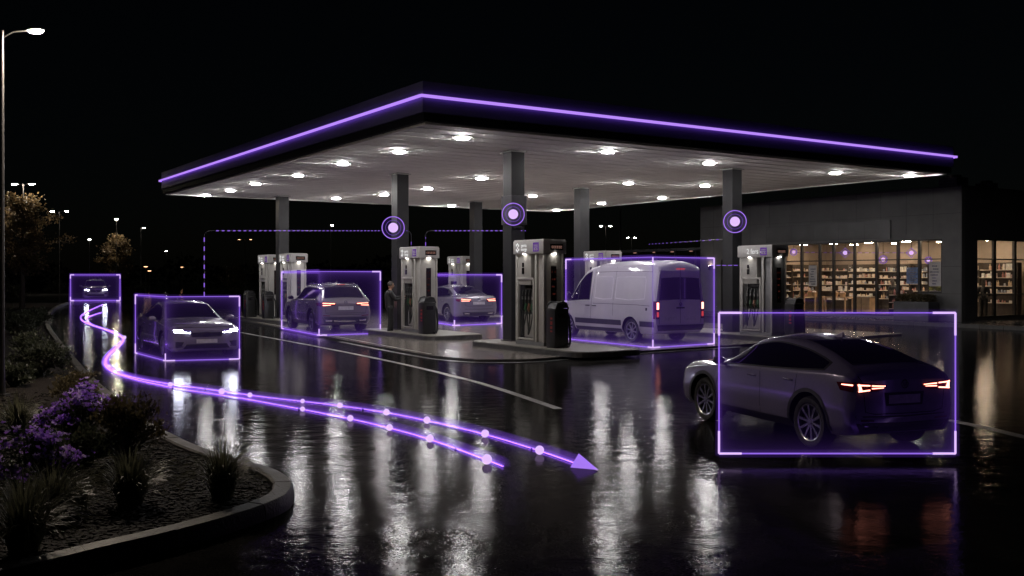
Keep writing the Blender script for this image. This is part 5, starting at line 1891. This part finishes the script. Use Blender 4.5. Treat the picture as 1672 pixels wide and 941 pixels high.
# ------------------------------------------------------------------ street lamps
def street_lamp(label, base, h, arms, size=1.0, mk='lamp_far', arm=0.9, rz=0.0, tip=False):
    r = thing('street_lamp', label, 'street lamp', base, rz, 'street lamps')
    m = MB()
    m.tube([(0, 0, 0), (0, 0, 0.5), (0, 0, h)], [0.095 * size, 0.075 * size, 0.045 * size], 14)
    m.build('pole', M['pole'], r, smooth=60)
    m = MB()
    m.box((0, 0, 0.02), (0.34 * size, 0.34 * size, 0.04))
    m.build('base_plate', M['pole'], r)
    for a in arms:
        m = MB()
        m.tube([(0, 0, h - 0.12), (a * arm * 0.45, 0, h - 0.02), (a * arm, 0, h)], 0.022 * size, 8)
        m.build('arm', M['pole'], r, smooth=60)
        m = MB()
        cx = a * (arm + 0.28 * size)
        m.sphere((cx, 0, h + 0.02), 0.30 * size, 20, 10, 0, (1, .5, .22))
        hd = m.build('lamp_head', M['column_dark'], r, smooth=60)
        m = MB()
        m.sphere((cx, 0, h - 0.015 * size), 0.24 * size, 18, 8, 0, (1, .5, .30))
        m.build('lens', M[mk], hd, smooth=60)
    return r


b = G(4, 647, BZ)
street_lamp('tall lamp post at the left edge with one bright warm lamp on a curved arm', b, ZY(50, b.y) - BZ, (1,), 0.50, 'lamp', 0.42)
street_lamp('two-armed street lamp shining through the large tree', D(38, 63.4, 0.1), ZY(303, 63.4), (-1, 1), 0.75, 'lamp_tree', 0.35)
street_lamp('two-armed street lamp to the right of the large tree', D(97, 112), ZY(345, 112), (-1, 1), 0.85, 'lamp_far', 0.6)
street_lamp('single street lamp above the oncoming far car', D(146, 93), ZY(391, 93), (0.01,), 0.6, 'lamp_far', 0.2)
street_lamp('street lamp rising out of the cone shaped tree', D(190, 102), ZY(358, 102), (0.01,), 0.6, 'lamp_cone', 0.2)
street_lamp('single street lamp right of the cone shaped tree', D(230, 128), ZY(372, 128), (1,), 0.75, 'lamp_far', 0.2)
street_lamp('faint single street lamp far off along the road', D(271, 200), ZY(410, 200), (0.01,), 0.8, 'lamp_far', 0.2)
street_lamp('faint two-armed street lamp left of the pumps', D(400, 210), ZY(391, 210), (-1, 1), 1.2, 'lamp_orange', 0.9)
street_lamp('single street lamp behind the family SUV', D(540, 118), ZY(368, 118), (0.3,), 0.68, 'lamp_far', 0.3)
street_lamp('two-armed street lamp behind the pump next to the van', D(989, 112), ZY(369, 112), (-1, 1), 0.68, 'lamp_far', 0.35)
street_lamp('two-armed street lamp to the right above the van', D(1031, 165), ZY(388, 165), (-1, 1), 0.68, 'lamp_far', 0.4)
street_lamp('unlit dark mast rising behind the van', D(1013, 100), ZY(338, 100), (), 1.6)
for i, (px, py, d) in enumerate([(238, 435, 150), (244, 442, 165), (297, 436, 210)]):
    street_lamp(['low orange lamp post beside the far road bend, the higher of two', 'low orange lamp post beside the far road bend, the lower of two', 'low orange lamp standing alone farther along the road'][i], D(px, d), ZY(py, d), (0.01,), 1.4, 'lamp_orange', 0.1)


# ------------------------------------------------------------------ people
def skin_mesh(chains, sub=2):
    """chains: list of [(point, radius) ...] grown into one skin each, joined; returns verts, faces"""
    V, FS = [], []
    for ch in chains:
        me = bpy.data.meshes.new('figure')
        me.from_pydata([c[0] for c in ch], [(i, i + 1) for i in range(len(ch) - 1)], [])
        o = bpy.data.objects.new('figure', me)
        COL.objects.link(o)
        md = o.modifiers.new('s', 'SKIN')
        for i, c in enumerate(ch):
            r_ = c[1] if isinstance(c[1], tuple) else (c[1], c[1])
            me.skin_vertices[0].data[i].radius = r_
            me.skin_vertices[0].data[i].use_root = (i == 0)
        o.modifiers.new('u', 'SUBSURF').levels = sub
        bpy.context.view_layer.update()
        e = bpy.data.meshes.new_from_object(o.evaluated_get(bpy.context.evaluated_depsgraph_get()))
        b = len(V)
        V += [v.co.copy() for v in e.vertices]
        FS += [[b + i for i in p.vertices] for p in e.polygons]
        bpy.data.objects.remove(o)
    return V, FS


def remeshed(name, V, FS, vox, mt, parent):
    me = bpy.data.meshes.new(name)
    me.from_pydata([tuple(v) for v in V], [], FS)
    o = bpy.data.objects.new(name, me)
    COL.objects.link(o)
    md = o.modifiers.new('r', 'REMESH')
    md.mode, md.voxel_size, md.use_smooth_shade = 'VOXEL', vox, True
    sm = o.modifiers.new('k', 'SMOOTH')
    sm.factor, sm.iterations = 0.5, 3
    bpy.context.view_layer.update()
    e = bpy.data.meshes.new_from_object(o.evaluated_get(bpy.context.evaluated_depsgraph_get()))
    o.modifiers.clear()
    o.data = e
    e.materials.clear()
    e.materials.append(mt)
    e.polygons.foreach_set('use_smooth', [True] * len(e.polygons))
    o.parent = parent
    return o


def person(label, base, rz, lh, rh, vox=0.011, scale=1.0, long_hair=False):
    """Faces +x. lh, rh: where the left (+y) and right hand are; standing."""
    r = thing('person', label, 'person', base, rz, None, scale)
    V, FS = [], []

    def add(vf):
        b = len(V)
        V.extend(vf[0])
        FS.extend([[b + i for i in f] for f in vf[1]])
    P = lambda *a: Vector(a)
    legs = {}
    for s in (1, -1):
        fx = 0.07 if s > 0 else -0.05
        legs[s] = [(P(0, 0.085 * s, 0.92), 0.085), (P(fx * .5 + .03, 0.10 * s, 0.50), 0.060), (P(fx, 0.11 * s, 0.10), 0.040), (P(fx + .01, 0.11 * s, 0.05), 0.038)]
    arms = {}
    for s, hnd in ((1, lh), (-1, rh)):
        sh, hd = P(0, 0.19 * s, 1.43), Vector(hnd)
        dv = hd - sh
        L = min(dv.length, 0.56)
        hd = sh + dv.normalized() * L
        bend = math.sqrt(max(0, 0.29 ** 2 - (L / 2) ** 2))
        el = (sh + hd) / 2 + P(-0.35, 0.25 * s, -0.9).normalized() * bend
        arms[s] = (sh, el, hd)
    add(skin_mesh([[(P(0, 0, .92), (.15, .11)), (P(0, 0, 1.05), (.135, .10)), (P(-.005, 0, 1.22), (.155, .115)), (P(-.01, 0, 1.38), (.165, .11)), (P(0, 0, 1.47), (.09, .07)), (P(.015, 0, 1.54), .055), (P(.03, 0, 1.60), .06)]]))
    for s in (1, -1):
        add(skin_mesh([legs[s]]))
        sh, el, hd = arms[s]
        add(skin_mesh([[(P(0, 0.10 * s, 1.42), .07), (sh, .062), (el, .046), (hd, .032)]]))
        d = (hd - el).normalized()
        sd = d.cross(P(0, 0, 1))
        sd = sd.normalized() if sd.length > .01 else P(0, 1, 0)
        dn = sd.cross(d)
        if dn.z > 0:
            dn = -dn
        palm = hd + d * 0.07
        add(skin_mesh([[(hd - d * .02, .030), (hd + d * .03, (.034, .022)), (palm, (.040, .018))]]))
        for k in range(4):
            o = sd * (k - 1.5) * 0.021
            ln = (0.074, 0.084, 0.078, 0.062)[k]
            p0 = palm + o - d * 0.02
            p1 = palm + o + d * ln * .45
            p2 = p1 + (d * .75 + dn * .65) * ln * .35
            p3 = p2 + (d * .35 + dn * .95) * ln * .28
            add(skin_mesh([[(p0, .0095), (p1, .0092), (p2, .0085), (p3, .007)]], 1))
        t0 = hd + d * .02 + sd * .03 * s
        add(skin_mesh([[(t0, .013), (t0 + (d * .5 + sd * s + dn * .3).normalized() * .04, .0105), (t0 + (d + sd * s * .5 + dn * .5).normalized() * .075, .009)]], 1))
    # head: skull, jaw, nose, ears, brow
    m = MB()
    m.sphere((.035, 0, 1.675), .098, 24, 16, 0, (1.02, .80, 1.18))
    m.sphere((.065, 0, 1.615), .062, 18, 12, 0, (1.0, .86, 1.0))
    m.sphere((.138, 0, 1.655), .017, 10, 8, 0, (1.1, .75, 1.5))
    m.sphere((.118, 0, 1.615), .020, 10, 8, 0, (.7, 1.3, .55))
    for s in (1, -1):
        m.sphere((.03, .079 * s, 1.665), .026, 10, 8, 0, (.8, .35, 1.25))
    add(([Vector(v) for v in m.v], m.f))
    body = remeshed('body', V, FS, vox, M['skin'], r)
    m = MB()
    for s in (1, -1):
        m.sphere((.121, .033 * s, 1.685), .012, 10, 8)
    m.build('eye', M['black'], body, smooth=60)
    # clothing
    V2, F2 = [], []

    def add2(vf):
        b = len(V2)
        V2.extend(vf[0])
        F2.extend([[b + i for i in f] for f in vf[1]])
    add2(skin_mesh([[(P(0, 0, .82), (.175, .135)), (P(0, 0, 1.02), (.165, .13)), (P(-.005, 0, 1.22), (.18, .14)), (P(-.01, 0, 1.39), (.19, .13)), (P(0, 0, 1.48), (.10, .085)), (P(.01, 0, 1.53), (.07, .07))]]))
    for s in (1, -1):
        sh, el, hd = arms[s]
        add2(skin_mesh([[(P(0, 0.09 * s, 1.41), .10), (sh, .082), (el, .062), (hd - (hd - el).normalized() * .03, .046)]]))
    remeshed('jacket', V2, F2, vox, M['jacket'], r)
    V2, F2 = [], []
    for s in (1, -1):
        add2(skin_mesh([[(P(0, .06 * s, .98), .13), (P(0, .085 * s, .88), .115), (legs[s][1][0], .078), (legs[s][2][0] + P(0, 0, -.02), .064)]]))
    remeshed('trousers', V2, F2, vox, M['trousers'], r)
    for s in (1, -1):
        fx = legs[s][3][0].x
        V2, F2 = [], []
        add2(skin_mesh([[(P(fx - .09, .11 * s, .055), .052), (P(fx + .05, .115 * s, .055), (.056, .052)), (P(fx + .21, .125 * s, .038), (.052, .036))]]))
        m = MB()
        m.add([(v.x, v.y, max(v.z, 0.0)) for v in V2], F2)
        m.build('shoe', M['shoe'], r, smooth=60)
    m = MB()
    m.sphere((.022, 0, 1.70), .105, 24, 14, 0, (1.0, .86, 1.12))
    if long_hair:
        m.sphere((-.03, 0, 1.60), .10, 16, 12, 0, (.7, .95, 1.7))
    hv = [(x - max(0, x - .095) * 1.6 if z < 1.735 else x, y, max(z, 1.655 if not long_hair else 1.44)) for x, y, z in m.v]
    m.v = [(min(x, .085 + .03 * (z - 1.70) / .1) if z < 1.76 else x, y, z) for x, y, z in hv]
    m.build('hair', M['hair'], r, smooth=60)
    return r


pb = G(636.5, 547.5, PZ)
person('man in a dark jacket standing at the pump and reaching for a nozzle', (pb.x, pb.y, PZ), R(12), (.50, .12, 1.30), (.44, -.12, 1.22), scale=1.04)
q = sl(2.5, 5.2, FLZ)
person('dark-clothed shopper standing among the shelves behind the counter cabinet', q, R(120), (.20, .24, .98), (.25, -.2, 1.05), 0.016, 1.0, True)
q = sl(3.4, 1.05, FLZ)
person('dark-clothed shopper seen through the end window', q, R(60), (.05, .27, .88), (.22, -.2, 1.05), 0.016, 1.0, True)
# ------------------------------------------------------------------ glowing violet marker frames, path, rings and dashed lines
def light_frame(label, pts, z0, ztop, r=0.016, ticks=(), fill=0.045, edge=0.11):
    """Upright light frame over a ground line of points (left, [near corner,] right)."""
    o = thing('light_frame', label, 'light frame', (pts[0].x, pts[0].y, z0), 0, 'glowing violet frames around the vehicles')
    q = [Vector((p.x - pts[0].x, p.y - pts[0].y, 0)) for p in pts]
    H = ztop - z0
    up = Vector((0, 0, H))
    m = MB()
    n = len(q)
    bot, top = [p + Vector((0, 0, r)) for p in q], [p + up for p in q]
    m.tube(bot, r, 8)
    m.tube(top, r * .8, 8)
    m.tube([bot[0], top[0]], r, 8)
    m.tube([bot[-1], top[-1]], r, 8)
    m.build('frame_bar', M['neon_frame'], o, smooth=60)
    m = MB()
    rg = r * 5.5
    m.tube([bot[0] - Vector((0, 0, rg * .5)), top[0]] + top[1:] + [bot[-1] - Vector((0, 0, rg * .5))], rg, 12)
    m.build('added_halo', M['halo_frame'], o, smooth=60)  # added glowing tube that imitates bloom around the bars
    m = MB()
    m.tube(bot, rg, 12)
    m.build('added_halo', M['halo_frame'], o, smooth=60)
    k = 0.16 * min(2.0, H)
    for (c, a, b) in ((bot[0], bot[1], top[0]), (top[0], top[1], bot[0]), (bot[-1], bot[-2], top[-1]), (top[-1], top[-2], bot[-1])):
        m = MB()
        m.tube([c + (a - c).normalized() * k, c], r * 1.45, 8)
        m.tube([c, c + (b - c).normalized() * k], r * 1.45, 8)
        m.build('corner_bracket', M['neon_hot'], o, smooth=60)
    for i in ticks:
        m = MB()
        m.tube([bot[i], bot[i] + Vector((0, 0, k * .7))], r * 1.4, 8)
        if len(ticks) > 1 or True:
            m.tube([bot[i] + (bot[i - 1] - bot[i]).normalized() * k * .7, bot[i], bot[i] + (bot[i + 1] - bot[i]).normalized() * k * .9], r * 1.4, 8)
        m.build('corner_bracket', M['neon_hot'], o, smooth=60)
    for i in range(n - 1):
        a, b = q[i], q[i + 1]
        w_ = (b - a).length
        m = MB()
        m.add([a, b, b + up, a + up], [(0, 1, 2, 3)])
        m.build('light_panel', holo('light_panel', w_, H, fill, edge, 0.10 * min(2.2, max(1, H / 1.6))), o, uv=[(0, 0), (w_, 0), (w_, H), (0, H)])
    return o


light_frame('violet light frame around the oncoming saloon with lit headlights', [G(221, 577), G(270, 590), G(391, 587)], 0.0, 1.60, 0.0115, (1,), 0.014)
light_frame('violet light frame around the family SUV', [G(460, 537, PZ), G(521, 548.5, PZ), G(621, 545, PZ)], PZ, 2.28, 0.0155, (1,), 0.022)
light_frame('violet light frame around the grey saloon behind the pumps', [G(706, 527, PZ), G(742, 532.5, PZ), G(819, 529, PZ)], PZ, 2.18, 0.020, (1,), 0.024)
o = light_frame('violet light frame around the white van', [G(924, 554, PZ), G(1066, 568.5, PZ), G(1166, 562, PZ)], PZ, 2.66, 0.0145, (1,), 0.026)
pl, pn = G(924, 554, PZ), G(1066, 568.5, PZ)
m = MB()
v = pn - pl
m.tube([(v.x, v.y, 0.0), (v.x, v.y, 2.60)], 0.008, 6)
m.build('centre_bar', M['neon_soft'], o)
m = MB()
m.tube([(v.x, v.y, 2.60), (v.x, v.y, 2.42)], 0.02, 6)
m.build('corner_bracket', M['neon_hot'], o)
d1 = 11.08
light_frame('violet light frame in front of the dark crossover nearest the camera', [D(1174, d1), D(1560, d1)], ZY(742, d1), ZY(511, d1), 0.0085, (), 0.0015, 0.055)
d5 = 84.2
light_frame('small violet light frame around the far car at the left', [D(115, d5), D(196, d5)], 0.02, ZY(449, d5), 0.03, (), 0.026)


def light_path(label, px, dots, dot_r, arrow=None, fade=None):
    """A rope light lying along the road with round nodes; an added emitter beneath it lights the wet asphalt."""
    for _ in range(2):                                       # round off the bends
        px = [px[0]] + [(a[0] * (1 - t) + b[0] * t, a[1] * (1 - t) + b[1] * t) for a, b in zip(px, px[1:]) for t in (0.25, 0.75)] + [px[-1]]
    pts = smooth_path([G(*p, 0.021) for p in px], 0.12)
    b = pts[0]
    o = thing('light_path', label, 'light path', (b.x, b.y, 0), 0, 'violet guide lights on the road')
    rs, zz = [], 0.021
    L = []
    for p in pts:
        d = p.y
        rs.append(0.0078 + 0.00018 * max(0, d - 10))
        L.append(Vector((p.x - b.x, p.y - b.y, zz)))
    keep = [i for i in range(len(L)) if i == 0 or i == len(L) - 1 or i % max(1, int(pts[i].y / 14)) == 0]
    m = MB()
    m.tube([L[i] for i in keep], [rs[i] for i in keep], 8)
    m.build('rope', M['neon'], o, smooth=60)
    m = MB()
    nn = normals2(pts)
    vs = []
    for i in keep:
        for s in (-1, 1):
            p = L[i] + nn[i] * rs[i] * s * 0.75
            vs.append((p.x, p.y, zz - rs[i] * 1.02))
    m.add(vs, [(2 * i, 2 * i + 1, 2 * i + 3, 2 * i + 2) for i in range(len(keep) - 1)])
    m.build('added_under_light', M['added_underglow'], o)  # hidden emitter added to spread violet glow over the ground
    for k, g0 in ((0, 'halo_inner'), (1, 'halo_outer')):      # added emission tubes imitating bloom around the rope
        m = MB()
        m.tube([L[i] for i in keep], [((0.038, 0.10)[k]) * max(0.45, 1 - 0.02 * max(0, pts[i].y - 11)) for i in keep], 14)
        m.build('added_halo', M[g0], o, smooth=60)
    m = MB()
    for i in range(0, len(L), 30):
        m.box((L[i].x, L[i].y, 0.012), (0.03, 0.03, 0.024))
    m.build('clip', M['cable'], o)
    for (x, y, r) in dots:
        g = G(x, y, max(zz, r * G(x, y).y / F))
        m = MB()
        m.sphere((0, 0, 0), r * g.y / F, 20, 12)
        s = m.build('node', M['neon_hot'], o, smooth=60)
        s.location = (g.x - b.x, g.y - b.y, max(zz, r * g.y / F))
    if arrow:
        P = [G(x, y) for x, y in arrow]
        m = MB()
        q = [Vector((p.x - b.x, p.y - b.y, 0)) for p in P]
        c = (q[0] + q[2]) / 2
        m.add([q[0] + Vector((0, 0, .01)), q[2] + Vector((0, 0, .01)), q[1] + Vector((0, 0, .01)), c.lerp(q[1], 0.12) + Vector((0.0, 0, .145))], [(0, 1, 2), (0, 3, 1), (1, 3, 2), (2, 3, 0)])
        m.build('arrow_head', M['neon'], o)
    return o


light_path('longer violet light path ending in an arrow head',
           [(168, 497), (150, 505), (136, 512), (130, 519), (139, 527), (160, 534), (185, 541), (199, 549), (202, 556), (193, 566), (180, 576), (172, 585), (170, 594), (177, 602), (190, 608), (225, 618), (278, 627), (360, 638), (430, 648), (494, 655), (555, 662), (631, 673), (697, 686), (792, 708), (881, 735), (952, 760)],
           [(278, 628, 4), (362, 639, 5), (408, 645, 4), (494, 655, 3.6), (555, 662, 4.6), (631, 673, 5.2), (697, 686, 5.6), (792, 708, 6.4), (881, 735, 7.4)], 5, arrow=[(931, 765), (977, 769), (950, 757)])
light_path('shorter violet light path ending in a round light',
           [(166, 510), (150, 515), (140, 520), (147, 529), (168, 536), (190, 545), (204, 552), (196, 562), (182, 573), (174, 584), (173, 594), (181, 604), (200, 613), (240, 624), (300, 636), (380, 647), (440, 658), (494, 668), (572, 683), (636, 698), (702, 716), (795, 750), (822, 761)],
           [(203, 551, 3), (178, 598, 2.6), (494, 668, 4), (572, 683, 5.2), (636, 698, 5.4), (702, 716, 6.2), (795, 750, 8.2)], 5)


def ring_mark(label, px, py, d, rp=18.0, rd=8.0, back=None, group='ringed violet lights on the columns', name='ring_light'):
    """A round lamp with a thin ring, held off a column."""
    c = D(px, d, ZY(py, d))
    o = thing(name, label, 'ring light', c, -math.atan2(c.x, c.y), group)
    s = d / F
    m = MB()
    m.sphere((0, 0, 0), rd * s, 24, 14, 0, (1, .5, 1))
    m.build('lamp', M['neon_hot'], o, smooth=60)
    for rr_, th, mk in ((rp, .75, 'neon'), (rp * .68, .35, 'neon_soft')):
        m = MB()
        m.tube([(rr_ * s * math.cos(2 * math.pi * k / 48), 0.01, rr_ * s * math.sin(2 * math.pi * k / 48)) for k in range(48)], th * s * 0.95, 8, 0, True)
        m.build('ring', M[mk], o, smooth=60)
    m = MB()
    m.lathe([(rd * s * 1.05, 0.012), (rp * s * .97, 0.012)], 48, 0, 'Y')
    m.build('disc', M['disc'], o)
    if back:
        m = MB()
        m.tube([(0, 0.02, 0), (0, back, 0)], 0.03, 8)
        m.build('bracket', M['column_dark'], o)
    return o


M['disc'] = holo('ring_disc', 0, 0, 0.03, 0.0, 1.0)
ring_mark('ringed violet light on the column behind the man', 642, 372, 34.75, back=.3)
ring_mark('ringed violet light on the middle column with the square box', 838, 350, 28.3, back=.3)
ring_mark('ringed violet light on the column in front of the shop', 1200, 362, 33.05, back=.3)


def pendant(label, px, py, r, shape):
    """Hung from the shop ceiling just behind the glass."""
    # a point 0.55 m behind the front glass on this sight line
    k = (px - CX) / F
    # SP + B*0.55 + A*y on the line x = k*d
    P = SP + B * 0.55
    y = (k * P.y - P.x) / (A.x - k * A.y)
    c = P + A * y
    c.z = ZY(py, c.y)
    o = thing('pendant_light', label, 'pendant light', c, -math.atan2(c.x, c.y), 'violet pendant lights inside the shop window')
    s = c.y / F
    m = MB()
    m.sphere((0, 0, 0), r * .55 * s, 18, 10)
    m.build('lamp', M['neon_hot'], o, smooth=60)
    m = MB()
    n = 4 if shape == 'diamond' else 32
    q = [(r * s * (1.2 if n == 4 else 1) * math.cos(2 * math.pi * i / n), 0, r * s * (1.2 if n == 4 else 1) * math.sin(2 * math.pi * i / n)) for i in range(n)]
    m.tube(q, .9 * s, 6, 0, True)
    m.build('ring', M['neon_soft'], o)
    m = MB()
    m.tube([(0, 0, r * s * 1.2), (0, 0, WZ + 3.78 - c.z)], 0.012, 6)
    m.build('cord', M['mull'], o)
    return c


cs = [pendant('violet pendant light near the far end of the shop glass', 1296, 412, 5, 'round'), pendant('diamond framed violet pendant light in the middle of the shop glass', 1380, 413, 6.5, 'diamond'), pendant('violet pendant light hanging lowest left of the diamond one near the corner', 1442, 424, 6, 'round'),
      pendant('diamond framed violet pendant light nearest the shop corner', 1488, 413, 6.5, 'diamond'), pendant('violet pendant light hanging lowest in the last shop window', 1516, 425, 5, 'round')]


def dashed(label, pts, dash, gap, r, mk='neon_frame'):
    """Thin cable with glowing lengths spaced along it."""
    P, mi = [], []
    for i in range(len(pts) - 1):
        a, b = Vector(pts[i]), Vector(pts[i + 1])
        L, t = (b - a).length, 0.0
        while t < L - 1e-4:
            P.append(a + (b - a) * (t / L))
            mi.append(0)
            t = min(L, t + dash)
            P.append(a + (b - a) * (t / L))
            mi.append(1)
            t = min(L, t + gap)
    P.append(Vector(pts[-1]))
    mi.append(0)
    P2, R2, M2 = [], [], []
    for i, p in enumerate(P):
        if i and (p - P[i - 1]).length < 1e-4:
            continue
        P2.append(p)
        M2.append(mi[i])
    m = MB()
    b = P2[0]
    m.tube([p - b for p in P2], r, 6, 0, False, M2)
    o = m.build('dashed_light', [M[mk], M['cable']])
    o.location = b
    return tag(o, label, 'dashed light', 'dashed violet lines in the air')


def arc(c0, c1, c2, n=6):
    return [Vector(c0) * (1 - t) ** 2 + Vector(c1) * 2 * t * (1 - t) + Vector(c2) * t * t for t in [i / n for i in range(n + 1)]]


def W(px, py, d):
    return D(px, d, ZY(py, d))


dA, dB = 25.9, 34.9
dashed('dashed violet line from the oncoming saloon to the ringed light by the man', [W(333.5, 484, dA), W(333.5, 388, dA)] + arc(W(333.5, 386, dA), W(333.5, 377.5, dA), W(343, 377, dA + .3)) + [W(622, 377, dB)], 0.115, 0.125, 0.012)
dashed('dashed violet line rising from a pump and running to the middle column', [W(695, 402, 33.2), W(695, 388, 33.2)] + arc(W(695, 386, 33.2), W(695, 377.5, 33.2), W(704, 377, 33.1)) + [W(858, 377, 28.6)], 0.13, 0.13, 0.012)
dashed('short dashed violet line at the side of the column behind the man', arc(W(663, 377, 34.9), W(671.5, 377, 34.9), W(671.5, 384, 34.9)) + [W(671.5, 401, 34.9)], 0.12, 0.12, 0.012, 'neon_soft')
dashed('dotted violet line from the covered walk to the column in front of the shop', [W(1060, 399, 60), W(1196, 390, 34.6)], 0.5, 1.1, 0.022, 'neon_soft')
dashed('dashed violet line from the van frame to the pump in front of the shop', [W(1160, 433.5, 32), W(1204, 433.5, 32.5)], 0.16, 0.08, 0.012, 'neon_frame')
dashed('dashed violet line linking the pendant lights inside the shop', [cs[0] - Vector((0, 0, 0)), cs[1], Vector((cs[3].x, cs[3].y, cs[3].z))], 0.22, 0.16, 0.014, 'neon_soft')
